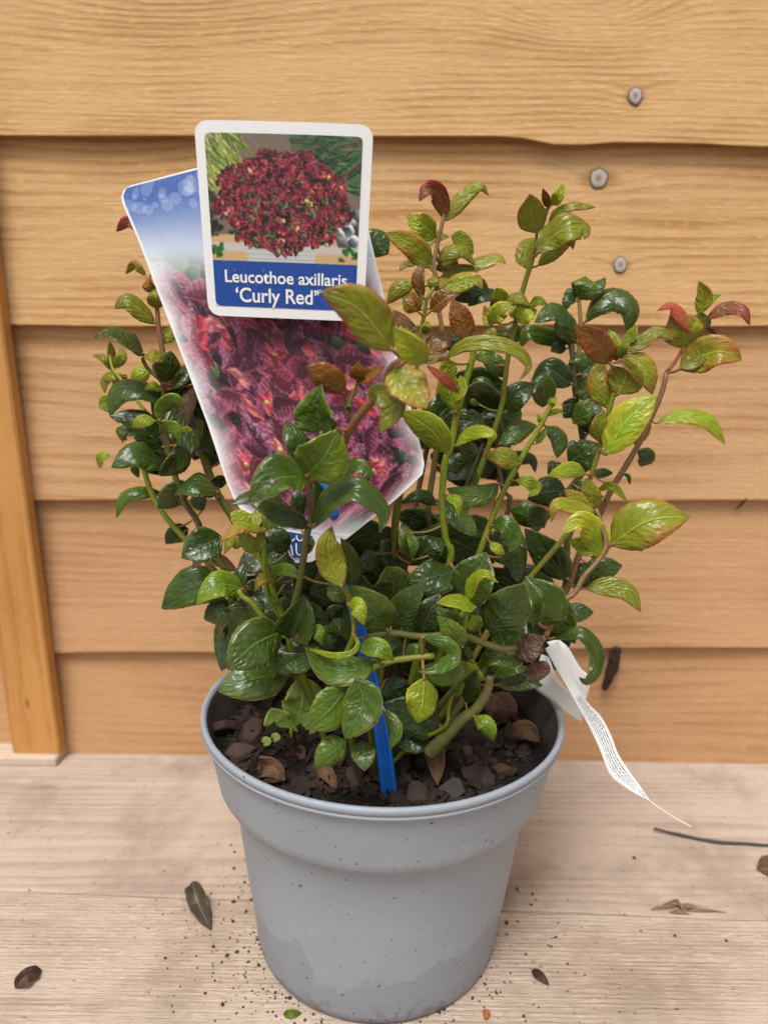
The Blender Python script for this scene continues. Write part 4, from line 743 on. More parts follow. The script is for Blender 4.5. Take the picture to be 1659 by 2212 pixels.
def paint_leaf(img, cx, cy, a, b, ang, col, sheen, curl=0.0, spark=0.3):
    H, Wd, _ = img.shape; r_ = int(a * 1.3) + 2
    x0, x1, y0, y1 = max(0, int(cx) - r_), min(Wd, int(cx) + r_ + 1), max(0, int(cy) - r_), min(H, int(cy) + r_ + 1)
    if x0 >= x1 or y0 >= y1: return
    yy, xx = np.mgrid[y0:y1, x0:x1]; dx, dy = xx - cx, yy - cy; c, s = math.cos(ang), math.sin(ang)
    u = (dx * c + dy * s) / a; v = (-dx * s + dy * c) / b + curl * u * u
    hw = np.clip(1 - u * u, 0, 1) ** 0.75 * (1 - 0.35 * u); m = (np.abs(u) < 1) & (np.abs(v) < hw)
    k = np.clip(0.5 + 0.55 * v / np.maximum(hw, .05), 0, 1)[..., None]; base = np.array(col, float); colr = base * 0.55 * (1 - k) + base * 1.12 * k
    rib = (np.abs(np.sin((u * 3.2 + np.abs(v) * 0.7) * 3.1)) > 0.72) & (v > 0); colr = np.where(rib[..., None], colr * 0.72 + np.array(sheen, float) * 0.28, colr)
    sp = (np.random.rand(*u.shape) < spark) & (v > -0.2) & (np.abs(v) < hw * .85); colr = np.where(sp[..., None], colr * 0.35 + np.array(sheen, float) * 0.65, colr)
    colr = np.where(((np.abs(v) > hw * .84))[..., None], colr * 0.6 + np.array([236, 150, 170.]) * 0.4, colr); colr = np.where((np.abs(v) < 0.07)[..., None], colr * .7, colr)
    img[y0:y1, x0:x1][m] = colr[m]
def blur(img, k=1):
    for _ in range(k):
        p = np.pad(img, ((1, 1), (1, 1), (0, 0)), 'edge'); img = (p[1:-1, 1:-1] * 4 + p[:-2, 1:-1] + p[2:, 1:-1] + p[1:-1, :-2] + p[1:-1, 2:]) / 8
    return img
def print_mat(name):
    t = NT(name); a = t.n('ShaderNodeVertexColor', layer_name='print'); n = t.noise(t.coord(), 900, 2)
    col = t.mix(t.rng(n, 0.66, 0.72, 0, 0.25), a.outputs[0], (0.55, 0.54, 0.52))
    return t.bsdf(col, 0.42, t.bump(n, 0.00005, 0.4), 0.45)
PRINT = print_mat('printed_card'); 
def white_mat():
    t = NT('white_plastic_card'); n = t.noise(t.coord(), 700, 3); n2 = t.noise(t.coord(), 260, 2)
    c = t.mix(t.rng(n, 0.66, 0.72, 0, 0.5), (0.80, 0.80, 0.79), (0.42, 0.40, 0.37)); return t.bsdf(c, 0.45, t.bump(n2, 0.0001, 0.3), 0.45)
WHITE = white_mat()
BLUE = plain('blue_stake_plastic', (0.012, 0.125, 0.47), 0.3, 0.5, 0.12, 200, 0.0002)
def color_grid(name, pos, img, mat, parent):
    """pos(s,t)->Vector for s,t arrays; img HxWx3 sRGB 0..255"""
    H, Wd, _ = img.shape; V = []
    for j in range(H):
        for i in range(Wd): V.append(pos(i / (Wd - 1), j / (H - 1)))
    idx = np.arange(H * Wd).reshape(H, Wd); q = np.stack([idx[:-1, :-1], idx[1:, :-1], idx[1:, 1:], idx[:-1, 1:]], -1).reshape(-1, 4)
    me = bpy.data.meshes.new(name); me.from_pydata([tuple(v) for v in V], [], q.tolist()); me.materials.append(mat)
    ca = me.color_attributes.new('print', 'FLOAT_COLOR', 'POINT'); c = np.clip(img, 0, 255) / 255.0
    l = np.where(c <= 0.04045, c / 12.92, ((c + 0.055) / 1.055) ** 2.4) * 0.84; l = np.concatenate([l, np.ones((H, Wd, 1))], -1)
    ca.data.foreach_set('color', l.astype(np.float32).ravel()); me.update()
    o = bpy.data.objects.new(name, me); COL.objects.link(o); keep_parent(o, parent); return o

# pennant label (behind)
PEN_Y0, PEN_Y1 = -0.022, -0.040        # depth at its top and at its foot
def pen(x, y, off=0.0):
    f_ = (y - 300) / 900; return at_Y(x, y, PEN_Y0 + (PEN_Y1 - PEN_Y0) * f_ - off)
pl = [(296, 397), (281, 401), (268, 409), (262, 424), (266, 442), (300, 520), (340, 628), (398, 780), (450, 920), (488, 1036), (508, 1084), (520, 1100), (560, 1118), (610, 1140)]
pr = [(742, 277), (748, 279), (752, 284), (756, 292), (760, 310), (797, 500), (828, 632), (860, 780), (893, 900), (912, 978), (917, 1003), (912, 1026), (860, 1075), (748, 1165)]
pt = [0, .003, .010, .020, .044, .21, .359, .542, .702, .822, .866, .89, .931, 1.0]
def pen_pos(s, t, off=0.0):
    lx, ly = np.interp(t, pt, [p[0] for p in pl]), np.interp(t, pt, [p[1] for p in pl]); rx, ry = np.interp(t, pt, [p[0] for p in pr]), np.interp(t, pt, [p[1] for p in pr])
    return pen(lx + (rx - lx) * s, ly + (ry - ly) * s, off)
pennant = empty('pennant_label', on_soil(700, 1640)); pennant.location.z = SOILZ
tag(pennant, 'tall blue and white pennant plant label printed with crimson leaves, behind the smaller card', 'plant label')
def sheet(name, pos, ns, nt, thick, mat, parent):
    V, F = [], []
    for lay in (0, 1):
        for j in range(nt + 1):
            for i in range(ns + 1): V.append(pos(i / ns, j / nt) + Vector((0, thick, 0)) * lay)
    m = ns + 1; nb_ = m * (nt + 1)
    for j in range(nt):
        for i in range(ns):
            a, b, c, d = j * m + i, j * m + i + 1, (j + 1) * m + i + 1, (j + 1) * m + i
            F.append((d, c, b, a)); F.append((nb_ + a, nb_ + b, nb_ + c, nb_ + d))
    for j in range(nt): F.append((j * m, j * m + nb_, (j + 1) * m + nb_, (j + 1) * m)); F.append((j * m + ns, (j + 1) * m + ns, (j + 1) * m + ns + nb_, j * m + ns + nb_))
    for i in range(ns): F.append((i, i + 1, i + 1 + nb_, i + nb_)); F.append((nt * m + i, nt * m + i + nb_, nt * m + i + 1 + nb_, nt * m + i + 1))
    o = mesh_obj(name, V, F, mat, None, smooth=False); keep_parent(o, parent); return o
sheet('card', lambda s, t: pen_pos(s, t), 12, 90, 0.0005, WHITE, pennant)
rp = random.Random(5); PW, PH = 210, 320
img = np.zeros((PH, PW, 3)) + np.array([38, 46, 40.])
for _ in range(260): paint_ellipse(img, rp.uniform(0, PW), rp.uniform(90, PH), rp.uniform(8, 16), rp.uniform(5, 9), rp.uniform(0, 3.14), rp.choice([(30, 45, 32), (60, 90, 50), (50, 20, 32), (80, 110, 60)]))
for _ in range(190):
    cx, cy = rp.uniform(0, PW), rp.uniform(105, PH); base = rp.choice([(112, 26, 58), (96, 20, 50), (128, 32, 62), (82, 16, 40), (146, 34, 58), (104, 28, 62), (134, 44, 76)])
    for q_ in range(rp.choice((2, 3, 4))):
        an = rp.uniform(0, 6.28); paint_leaf(img, cx + 12 * math.cos(an), cy + 12 * math.sin(an), rp.uniform(11, 17), rp.uniform(7, 11), an, base, rp.choice([(214, 176, 198), (226, 196, 212), (190, 130, 158)]), rp.uniform(-.5, .5), rp.choice((.04, .15, .38)))
    if rp.random() < .5: paint_ellipse(img, rp.uniform(0, PW), rp.uniform(110, PH), rp.uniform(4, 9), rp.uniform(3, 6), rp.uniform(0, 3.1), rp.choice([(28, 34, 28), (46, 66, 40), (30, 20, 26), (78, 104, 58)]))
for _ in range(34):
    cx, cy = rp.uniform(20, PW - 10), rp.uniform(135, PH - 30); base = rp.choice([(206, 48, 68), (222, 84, 92), (196, 36, 54), (232, 128, 122)])
    for q_ in range(3): an = rp.uniform(0, 6.28); paint_leaf(img, cx + 5 * math.cos(an), cy + 5 * math.sin(an), rp.uniform(5, 9), rp.uniform(3, 5), an, base, (250, 206, 206), rp.uniform(-.6, .6), .1)
    if rp.random() < .3: paint_ellipse(img, cx, cy, 2.5, 2, 0, (240, 216, 140))
img = blur(img, 1)
yy, xx = np.mgrid[0:PH, 0:PW]; s_, t_ = xx / (PW - 1), yy / (PH - 1)
tt_ = t_ + 0.03 * np.sin(s_ * 9)
sky_c = np.array([72, 104, 178.]) * (1 - np.clip((t_ - .04) / .22, 0, 1))[..., None] + np.array([226, 232, 240.]) * np.clip((t_ - .04) / .22, 0, 1)[..., None]
kk = np.clip((tt_ - .24) / .20, 0, 1)[..., None]; kk = kk * kk * (3 - 2 * kk); img = sky_c * (1 - kk) + img * kk
wid = np.minimum(s_ / .13, (1 - s_) / .13); edge_v = np.clip(wid + 0.22 * np.sin(t_ * 40) * 0.4, 0, 1); bot = np.clip((1 - t_) / .07, 0, 1)
vg = np.where(t_ > .27, np.minimum(edge_v, bot), 1.0); blend = np.clip((t_ - .2) / .1, 0, 1); vg = (1 - blend) * 1 + blend * vg; vg = vg ** .8
img = img * vg[..., None] + np.array([246, 246, 246.]) * (1 - vg[..., None])
for _ in range(34):
    cx, cy, r_ = rp.uniform(4, PW * .6), rp.uniform(3, 30), rp.uniform(1.5, 7); m = (xx - cx) ** 2 + ((yy - cy) * .8) ** 2 < r_ * r_; img[m] = img[m] * .72 + np.array([215, 226, 245.]) * .28
img = img + np.random.normal(0, 5, img.shape)
rim = np.minimum(np.minimum(s_ * 480, (1 - s_) * 480), np.minimum(t_ * 800, (1 - t_) * 800)) < 2.6
img[rim] = [247, 247, 247]
color_grid('print', lambda s, t: pen_pos(0.003 + s * .994, 0.003 + t * .994, 0.0002), img, PRINT, pennant)
# foot of the pennant with its blue maker's panel
def flat_strip(name, L, Rr, posf, off, mat, parent, sub=6):
    V, F = [], []
    for lay in (0, 1):
        for a, b in zip(L, Rr):
            for i in range(sub + 1): V.append(posf(a[0] + (b[0] - a[0]) * i / sub, a[1] + (b[1] - a[1]) * i / sub, off) + Vector((0, 0.0003, 0)) * lay)
    m = sub + 1; n_ = len(L); nb_ = m * n_
    for j in range(n_ - 1):
        for i in range(sub):
            a, b, c, d = j * m + i, j * m + i + 1, (j + 1) * m + i + 1, (j + 1) * m + i; F += [(d, c, b, a), (nb_ + a, nb_ + b, nb_ + c, nb_ + d)]
        F += [(j * m, j * m + nb_, (j + 1) * m + nb_, (j + 1) * m), (j * m + sub, (j + 1) * m + sub, (j + 1) * m + sub + nb_, j * m + sub + nb_)]
    F += [tuple(range(m)) + tuple(nb_ + k for k in range(m - 1, -1, -1)), tuple((n_ - 1) * m + k for k in range(m - 1, -1, -1)) + tuple(nb_ + (n_ - 1) * m + k for k in range(m))]
    o = mesh_obj(name, V, F, mat, None, smooth=False); keep_parent(o, parent); return o
def pen_f(x, y, off): return pen(x, y, off)
flat_strip('stem_tab', [(604, 1130), (612, 1165), (626, 1200), (640, 1216)], [(748, 1160), (738, 1176), (700, 1200), (672, 1214)], pen_f, -0.0001, WHITE, pennant)
NAVY = plain('navy_print', (0.022, 0.065, 0.22), 0.45, 0.45, 0.15, 300, 0.0)
bp = flat_strip('maker_panel', [(608, 1146), (618, 1176), (632, 1204)], [(676, 1158), (664, 1180), (658, 1206)], pen_f, 0.0006, NAVY, pennant, 3)
for poly in ([(619, 1158), (624, 1166), (632, 1168), (637, 1163)], [(616, 1176), (624, 1174), (629, 1180), (633, 1200)], [(641, 1156), (642, 1164), (649, 1168), (657, 1162)], [(640, 1174), (641, 1193), (646, 1199), (652, 1196), (655, 1176)]):
    path = spline([pen(x, y, 0.0012) for x, y in poly], 10); V, F = [], []
    for i, p in enumerate(path):
        t_v = (path[min(i + 1, 10)] - path[max(i - 1, 0)]).normalized(); n_v = Vector((0, -1, 0)).cross(t_v).normalized() * 0.00032; V += [p + n_v, p - n_v]
    for i in range(10): F.append((i * 2, i * 2 + 1, i * 2 + 3, i * 2 + 2))
    o = mesh_obj('logo_stroke', V, F, WHITE, None, smooth=False); o.parent = bp; o.matrix_parent_inverse = (par_world(bp)).inverted()

# small card on the blue stake (in front)
CTL, CTR, CBR, CBL = at_Y(417, 257, -0.050), at_Y(807, 268, -0.050), at_Y(785, 695, -0.046), at_Y(449, 681, -0.046)
def card_pos(s, t, off=0.0):
    p = CTL.lerp(CTR, s).lerp(CBL.lerp(CBR, s), t); n_v = (CTR - CTL).cross(CBL - CTL).normalized()
    if n_v.y > 0: n_v = -n_v
    return p + n_v * (off - 0.0016 * (2 * s - 1) ** 2)
stake_foot = on_soil(845, 1742)
card = empty('stake_label', stake_foot); card.location.z = SOILZ
tag(card, 'small white-edged label card with shrub picture and blue name band, on a blue stake', 'plant label')
AR = 390 / 425.0
def round_rows(n, rad=0.075):
    ts, ins = [], []
    for i in range(n + 1):
        t = i / n; ts.append(t); d = min(t, 1 - t) / (rad * AR); ins.append(rad * (1 - math.sqrt(max(0, 1 - (1 - d) ** 2))) if d < 1 else 0.0)
    return ts, ins
def card_sheet():
    V, F = [], []; ts0 = [0, .004, .01, .02, .035, .05, .075] + [0.1 + 0.8 * i / 16 for i in range(17)] + [.925, .95, .965, .98, .99, .996, 1.0]; rad = 0.075; ns = 12; m = ns + 1
    for lay in (0, 1):
        for t in ts0:
            d = min(t, 1 - t) / (rad * AR); i_ = rad * (1 - math.sqrt(max(0, 1 - (1 - d) ** 2))) if d < 1 else 0.0
            for i in range(m): V.append(card_pos(i_ + (1 - 2 * i_) * i / ns, t, -0.0006 * lay))
    nt = len(ts0) - 1; nb_ = m * (nt + 1)
    for j in range(nt):
        for i in range(ns):
            a, b, c, d = j * m + i, j * m + i + 1, (j + 1) * m + i + 1, (j + 1) * m + i; F += [(d, c, b, a), (nb_ + a, nb_ + b, nb_ + c, nb_ + d)]
        F += [(j * m, j * m + nb_, (j + 1) * m + nb_, (j + 1) * m), (j * m + ns, (j + 1) * m + ns, (j + 1) * m + ns + nb_, j * m + ns + nb_)]
    for i in range(ns): F += [(i, i + 1, i + 1 + nb_, i + nb_), (nt * m + i, nt * m + i + nb_, nt * m + i + 1 + nb_, nt * m + i + 1)]
    return V, F
V, F = card_sheet(); o = mesh_obj('card', V, F, WHITE, None, smooth=False); keep_parent(o, card)
CW, CH = 240, 264; img = np.zeros((CH, CW, 3)) + np.array([128, 112, 98.])
yy, xx = np.mgrid[0:CH, 0:CW]
img[yy > 150] = [214, 176, 128]; img[(yy > 162) & (yy < 176)] = [206, 200, 192]
m = (yy < 70) & (xx > 130); img[m] = [88, 104, 74]
for _ in range(90): paint_ellipse(img, rp.uniform(150, CW), rp.uniform(0, 80), rp.uniform(14, 30), rp.uniform(1.5, 3), rp.uniform(-1.2, .4), rp.choice([(60, 110, 60), (90, 140, 80), (40, 80, 50), (110, 90, 80)]))
for _ in range(110):
    x0 = rp.uniform(-6, 60); paint_ellipse(img, x0, rp.uniform(4, 90), rp.uniform(16, 30), 1.4, rp.uniform(.5, 1.4), rp.choice([(190, 206, 90), (150, 176, 60), (214, 224, 130), (110, 140, 50)]), curl=.5)
for _ in range(40): paint_ellipse(img, rp.uniform(0, 14), rp.uniform(90, 150), rp.uniform(4, 9), rp.uniform(3, 5), rp.uniform(0, 3), rp.choice([(60, 60, 50), (90, 100, 60), (50, 40, 44)]))
for _ in range(30): paint_ellipse(img, rp.uniform(210, 240), rp.uniform(110, 160), rp.uniform(6, 12), rp.uniform(4, 8), rp.uniform(0, 3), rp.choice([(110, 116, 124), (90, 98, 108), (150, 152, 156), (230, 230, 226)]))
for _ in range(18): paint_ellipse(img, rp.choice([rp.uniform(0, 22), rp.uniform(212, 240)]), rp.uniform(166, 190), 6, 3, rp.uniform(0, 3), (60, 120, 50))
m = (np.abs(xx - 114) < 58 - (yy - 160) * .1) & (yy > 158); img[m] = [206, 206, 204]
for k in range(4): img[(np.abs(xx - 114) < 58) & (yy > 164 + k * 7) & (yy < 166 + k * 7)] = [160, 162, 164]
img = blur(img, 2)
def in_bush(x, y): 
    u, v = (x - 118) / 106, (y - 100) / 76; return u * u + v * v * (1.0 if y < 100 else 0.98) < 1 + 0.10 * math.sin(math.atan2(v, u) * 9)
uu, vv = (xx - 118) / 100, (yy - 100) / 70; img[uu * uu + vv * vv < 1] = [46, 28, 28]
for layer, cnt in ((0, 420), (1, 1250)):
    for _ in range(cnt):
        x, y = rp.uniform(8, 234), rp.uniform(16, 184)
        if not in_bush(x, y): continue
        if layer == 0: paint_ellipse(img, x, y, rp.uniform(4, 8), rp.uniform(3, 5), rp.uniform(0, 3.14), rp.choice([(34, 40, 26), (48, 26, 26), (60, 76, 40), (40, 20, 24)]))
        else:
            low = (y - 30) / 150; c = rp.choice([(128, 30, 48), (104, 24, 40), (146, 40, 56), (86, 20, 34), (168, 54, 62)] + ([(76, 92, 44), (92, 106, 58)] if rp.random() < low * .8 else []) + ([(206, 96, 84)] if rp.random() < .18 else []))
            paint_ellipse(img, x, y, rp.uniform(3.5, 6.5), rp.uniform(2.2, 3.8), rp.uniform(0, 3.14), c, tuple(min(255, v + 26) for v in c), tuple(min(255, v + 70) for v in c) if rp.random() < .5 else None, rp.uniform(-.6, .6))
for _ in range(26):
    x, y = rp.uniform(20, 220), rp.uniform(30, 170)
    if in_bush(x, y): paint_ellipse(img, x, y, rp.uniform(2.5, 5), rp.uniform(2, 3.5), rp.uniform(0, 3), rp.choice([(226, 96, 84), (236, 140, 100), (232, 206, 130)]))
img = blur(img, 1); BAND = int(CH * .724)
img[BAND:] = [34, 76, 160]; img += np.random.normal(0, 4, img.shape)
for (cx, cy) in ((0, 0), (CW - 1, 0), (0, CH - 1), (CW - 1, CH - 1)):
    rr_ = 8; ccx = rr_ if cx == 0 else CW - 1 - rr_; ccy = rr_ if cy == 0 else CH - 1 - rr_
    m = ((xx < ccx) if cx == 0 else (xx > ccx)) & ((yy < ccy) if cy == 0 else (yy > ccy)) & ((xx - ccx) ** 2 + (yy - ccy) ** 2 > rr_ * rr_); img[m] = [246, 246, 246]
PS0, PS1, PT0, PT1 = 0.054, 0.944, 0.060, 0.945
pp_ = color_grid('print', lambda s, t: card_pos(PS0 + (PS1 - PS0) * s, PT0 + (PT1 - PT0) * t, 0.00015), img, PRINT, card)
def lettering(txt, s0, s1, tb, size_t, bold=0.012):
    cu = bpy.data.curves.new('lettering', 'FONT'); cu.body = txt; cu.offset = bold; cu.resolution_u = 4; cu.fill_mode = 'FRONT' if hasattr(cu, 'fill_mode') else cu.fill_mode
    tmp = bpy.data.objects.new('lettering_tmp', cu); COL.objects.link(tmp); dg = bpy.context.evaluated_depsgraph_get(); me = bpy.data.meshes.new_from_object(tmp.evaluated_get(dg)); bpy.data.objects.remove(tmp)
    co = np.array([v.co[:] for v in me.vertices]); x0, x1 = co[:, 0].min(), co[:, 0].max(); sc = size_t / 0.72
    for v in me.vertices:
        s = s0 + (v.co.x - x0) / (x1 - x0) * (s1 - s0); t = tb - v.co.y * sc; v.co = card_pos(s, t, 0.00035)
    me.materials.clear(); me.materials.append(WHITE); me.update()
    o = bpy.data.objects.new('lettering', me); COL.objects.link(o); o.parent = pp_; o.matrix_parent_inverse = par_world(pp_).inverted(); return o
lettering('Leucothoe axillaris', 0.125, 0.885, 0.815, 0.066, 0.016)
lettering('\u2018Curly Red\u2019', 0.187, 0.700, 0.918, 0.078, 0.016)
lettering('PBR', 0.703, 0.800, 0.868, 0.030, 0.006)
# ribbed blue stake: from the compost, through the pennant's slot, up behind the card
spts = [(848, 1752, -0.0585), (822, 1570, -0.0535), (784, 1390, -0.0480), (752, 1260, -0.0430), (734, 1180, -0.0385)]
P3 = [at_Y(x, y, Y) for x, y, Y in spts] + [pen(722, 1120, -0.0030), pen(700, 1020, -0.0026), pen(680, 930, -0.0024), pen(655, 800, -0.0024), pen(640, 700, -0.0024)]
P3[0] = P3[0] + Vector((0.0006, 0, -0.008))
path = spline(P3, 60); V, F = [], []
secn = [(-1, 0.35), (-0.85, -0.35), (-0.42, -0.35), (-0.34, -0.05), (-0.06, -0.05), (0.04, -0.62), (0.16, -0.62), (0.26, -0.05), (0.45, -0.05), (0.52, -0.35), (0.85, -0.35), (1, 0.35)]
for i, p in enumerate(path):
    tv = (path[min(i + 1, 60)] - path[max(i - 1, 0)]).normalized(); nv = Vector((0.12, -1, 0.1)); nv = (nv - tv * nv.dot(tv)).normalized(); sv = tv.cross(nv); hw = 0.0040 * (1 - 0.45 * i / 60)
    if sv.x < 0: sv = -sv
    V += [p + sv * (a * hw) - nv * (b * 0.0020) for a, b in secn]
m = len(secn)
for i in range(60):
    for j in range(m): F.append((i * m + j, i * m + (j + 1) % m, (i + 1) * m + (j + 1) % m, (i + 1) * m + j))
F += [tuple(range(m - 1, -1, -1)), tuple(60 * m + j for j in range(m))]
o = mesh_obj('stake', V, F, BLUE, None, smooth=False); keep_parent(o, card)
tp = spline([pen(722, 1124, -0.0004), pen(719, 1110, 0.0014), pen(712, 1078, 0.0018), pen(704, 1044, 0.0014), pen(700, 1026, -0.0006)], 14); V, F = [], []
for i, p in enumerate(tp):
    hw = 0.0029 * math.sin(math.pi * min(0.5, 0.06 + 0.9 * min(i, 14 - i) / 14 * 2.2)); V += [p + Vector((-hw, 0.0006, 0.15 * hw)), p + Vector((-hw * .45, -0.0005, 0)), p + Vector((hw * .45, -0.0005, 0)), p + Vector((hw, 0.0006, -0.15 * hw))]
for i in range(14): F += [(i * 4 + j, (i + 1) * 4 + j, (i + 1) * 4 + j + 1, i * 4 + j + 1) for j in range(3)]
o = mesh_obj('stake_tongue', V, F, BLUE, None, smooth=False); keep_parent(o, card)

# ------------------------------------------------------------------ white paper care tag hanging over the rim at the right
tagm = NT('paper_care_tag'); uvv = tagm.xyz(tagm.coord('UV')); U_, V_ = uvv[0], uvv[1]
row = tagm.math('FRACT', tagm.math('MULTIPLY', U_, 7.0)); inrow = tagm.math('MULTIPLY', tagm.rng(row, 0.25, 0.32), tagm.rng(row, 0.78, 0.70))
wn_ = tagm.noise(tagm.comb(tagm.math('MULTIPLY', V_, 110.0), tagm.math('FLOOR', tagm.math('MULTIPLY', U_, 7.0)), 0.0), 1.0, 1)
words = tagm.math('MULTIPLY', tagm.rng(wn_, 0.40, 0.46), inrow); area = tagm.math('MULTIPLY', tagm.math('MULTIPLY', tagm.rng(V_, 0.30, 0.33), tagm.rng(V_, 0.98, 0.95)), tagm.math('MULTIPLY', tagm.rng(U_, 0.18, 0.24), tagm.rng(U_, 0.93, 0.88)))
tc = tagm.mix(tagm.math('MULTIPLY', tagm.math('MULTIPLY', words, area), 0.85), (0.82, 0.82, 0.80), (0.07, 0.07, 0.075)); TAGM = tagm.bsdf(tc, 0.6, None, 0.3)
ptag = empty('care_tag', wp('M', 100, 250, -30)); tag(ptag, 'white paper care tag with fine print drooping over the right side of the pot', 'care tag')
def ribbon(name, win, L, Rr, YL, YR, mat, n=40):
    Lp = spline([wp(win, x, y, YL + dy) for (x, y, dy) in L], n); Rp = spline([wp(win, x, y, YR + dy) for (x, y, dy) in Rr], n); V, F, U = [], [], []; sub = 6; m = sub + 1
    for lay in (0, 1):
        for j in range(n + 1):
            for i in range(m): V.append(Lp[j].lerp(Rp[j], i / sub) + Vector((0, 0.00025, 0)) * lay); U.append((i / sub, j / n))
    nb_ = m * (n + 1)
    for j in range(n):
        for i in range(sub):
            a, b, c, d = j * m + i, j * m + i + 1, (j + 1) * m + i + 1, (j + 1) * m + i; F += [(d, c, b, a), (nb_ + a, nb_ + b, nb_ + c, nb_ + d)]
        F += [(j * m, j * m + nb_, (j + 1) * m + nb_, (j + 1) * m), (j * m + sub, (j + 1) * m + sub, (j + 1) * m + sub + nb_, j * m + sub + nb_)]
    o = mesh_obj(name, V, F, mat, None, True, None, U); keep_parent(o, ptag); return o
ribbon('printed_strip', 'M', [(85, 262, 0), (150, 380, 0), (240, 530, 0), (330, 690, -2), (410, 840, -4), (470, 970, -6), (545, 1155, -8), (640, 1235, -8), (740, 1292, -9), (828, 1338, -10)],
       [(180, 205, 0), (250, 400, 0), (310, 520, 0), (385, 640, -2), (480, 740, -4), (550, 870, -6), (600, 1000, -8), (690, 1140, -8), (770, 1250, -9), (834, 1342, -10)], -34, -30, TAGM)
TAGW = plain('paper_white', (0.82, 0.82, 0.80), 0.6, 0.3, 0.03, 200, 0.0)
ribbon('loop_band', 'M', [(95, 215, 0), (180, 330, 0), (245, 440, 2), (300, 520, 4), (330, 590, 6), (372, 612, 8)], [(180, 195, 0), (250, 255, 0), (330, 390, 2), (390, 450, 4), (402, 520, 6), (376, 615, 8)], -24, -22, TAGW, 24)
ribbon('loop_end', 'M', [(60, 300, 0), (20, 420, 0), (5, 530, 0), (130, 630, 2), (250, 730, 4), (342, 782, 4)], [(110, 320, 0), (160, 440, 0), (215, 520, 2), (290, 590, 4), (330, 660, 6), (350, 720, 6)], -8, -12, TAGW, 24)
V, F = tube_data(spline([wp('M', 826, 1338, -40), wp('M', 900, 1390, -40), wp('M', 1010, 1460, -38), wp('M', 1125, 1520, -36)], 14), [0.00035] * 15, 5)
o = mesh_obj('paper_edge', V, F, TAGW); keep_parent(o, ptag)

# ------------------------------------------------------------------ seedling weed and dead leaves on the compost
weed = empty('weed_seedling', on_soil(620, 1600)); tag(weed, 'pale yellow-green lobed weed seedling on the compost at the left', 'weed')
V, F = tube_data(spline([on_soil(628, 1612) + Vector((0, 0, -0.003)), at_Y(630, 1570, 0.004), at_Y(640, 1530, 0.004)], 8), [0.0011] * 9, 6); o = mesh_obj('stem', V, F, STM['lime']); keep_parent(o, weed)
for pts, w in (([(640, 1560), (655, 1515), (650, 1460)], 95), ([(630, 1590), (670, 1560), (720, 1545)], 80), ([(628, 1605), (600, 1560), (585, 1530)], 70), ([(632, 1610), (650, 1600), (670, 1580)], 70), ([(625, 1612), (615, 1590), (612, 1572)], 60), ([(630, 1608), (625, 1640), (618, 1652)], 55), ([(690, 1545), (720, 1530), (740, 1500)], 70)):
    path = [at_Y(x, y, 0.002 + rr.uniform(-0.003, 0.003)) for x, y in pts]; add_leaf(path, w * px_m(path[0]), rr.uniform(-25, 25), 'pale', 0.1, 0.1, 0.09, 0, parent=weed, rnd=rr); LEAVES -= 1
for x, y in ((574, 1611), (594, 1603)):
    path = [on_soil(x + 9, y + 6) + Vector((0, 0, 0.002)), on_soil(x, y) + Vector((0, 0, 0.003)), on_soil(x - 9, y - 1) + Vector((0, 0, 0.002))]; add_leaf(path, 0.0045, 0, 'pale', 0.05, 0.1, 0, 0, parent=weed, rnd=rr); LEAVES -= 1
LOOSE = []
def loose_leaf(name, label, cat, pts, w, col, lift=0.0015, plane='soil', roll=0, fold=0.35, wav=0.1, group=None, stem_to=None):
    f_ = (lambda x, y: on_soil(x, y)) if plane == 'soil' else (lambda x, y: at_Z(x, y, 0.0))
    n_ = len(pts); base = f_(*pts[0]); path = [f_(x, y) + Vector((0, 0, lift * (0.5 + 1.6 * math.sin(math.pi * i / (n_ - 1))))) for i, (x, y) in enumerate(pts)]
    path = spline(path, NV); top, UV = leaf_sheet(path, w * px_m(path[0]), roll, fold, 0, wav, 0, rr); V, F, MI, U = leaf_mesh(top, UV, 0.0003)
    V = [Vector((v.x, v.y, max(v.z, (SOILZ - 0.001) if plane == 'soil' else 0.0003 if k < len(V) // 2 else 0.0001))) for k, v in enumerate(V)]
    o = mesh_obj(name, V, F, list(LM[col]), None, True, MI, U); tag(o, label, cat, group); return o
loose_leaf('dead_leaf', 'crumpled pale brown dead leaf on the compost near the front rim', 'dead leaf', [(556, 1665), (590, 1685), (618, 1692)], 48, 'brown', 0.003, wav=0.25, fold=0.5)
loose_leaf('dead_leaf', 'small orange-brown curled leaf fragment on the compost below the weed', 'dead leaf', [(640, 1625), (650, 1640), (655, 1655)], 22, 'brown', 0.002)
loose_leaf('dead_leaf', 'rolled brown dead leaf with a stalk left of the blue stake', 'dead leaf', [(672, 1677), (700, 1690), (730, 1712)], 34, 'brown', 0.003)
loose_leaf('dead_leaf', 'yellow-brown fallen leaf lying against the right inside of the pot', 'dead leaf', [(1105, 1590), (1135, 1600), (1165, 1608)], 42, 'brown', 0.003)
loose_leaf('dead_leaf', 'orange dead leaf on the compost between the blue stake and grey nugget', 'dead leaf', [(935, 1640), (940, 1670), (945, 1705)], 42, 'brown', 0.004)
loose_leaf('sprout_leaf', 'tiny bright green upright leaf shoot above the orange dead leaf', 'leaf', [(936, 1668), (945, 1648), (952, 1622)], 34, 'fresh', 0.004, wav=0.02, fold=0.15)
loose_leaf('fallen_leaf', 'tan brown leaf flake lying on the back plank beyond the wire', 'dead leaf', [(1634, 1880), (1662, 1884), (1705, 1892)], 60, 'brown', 0.0010, 'bench', 0, 0.2, 0.1)
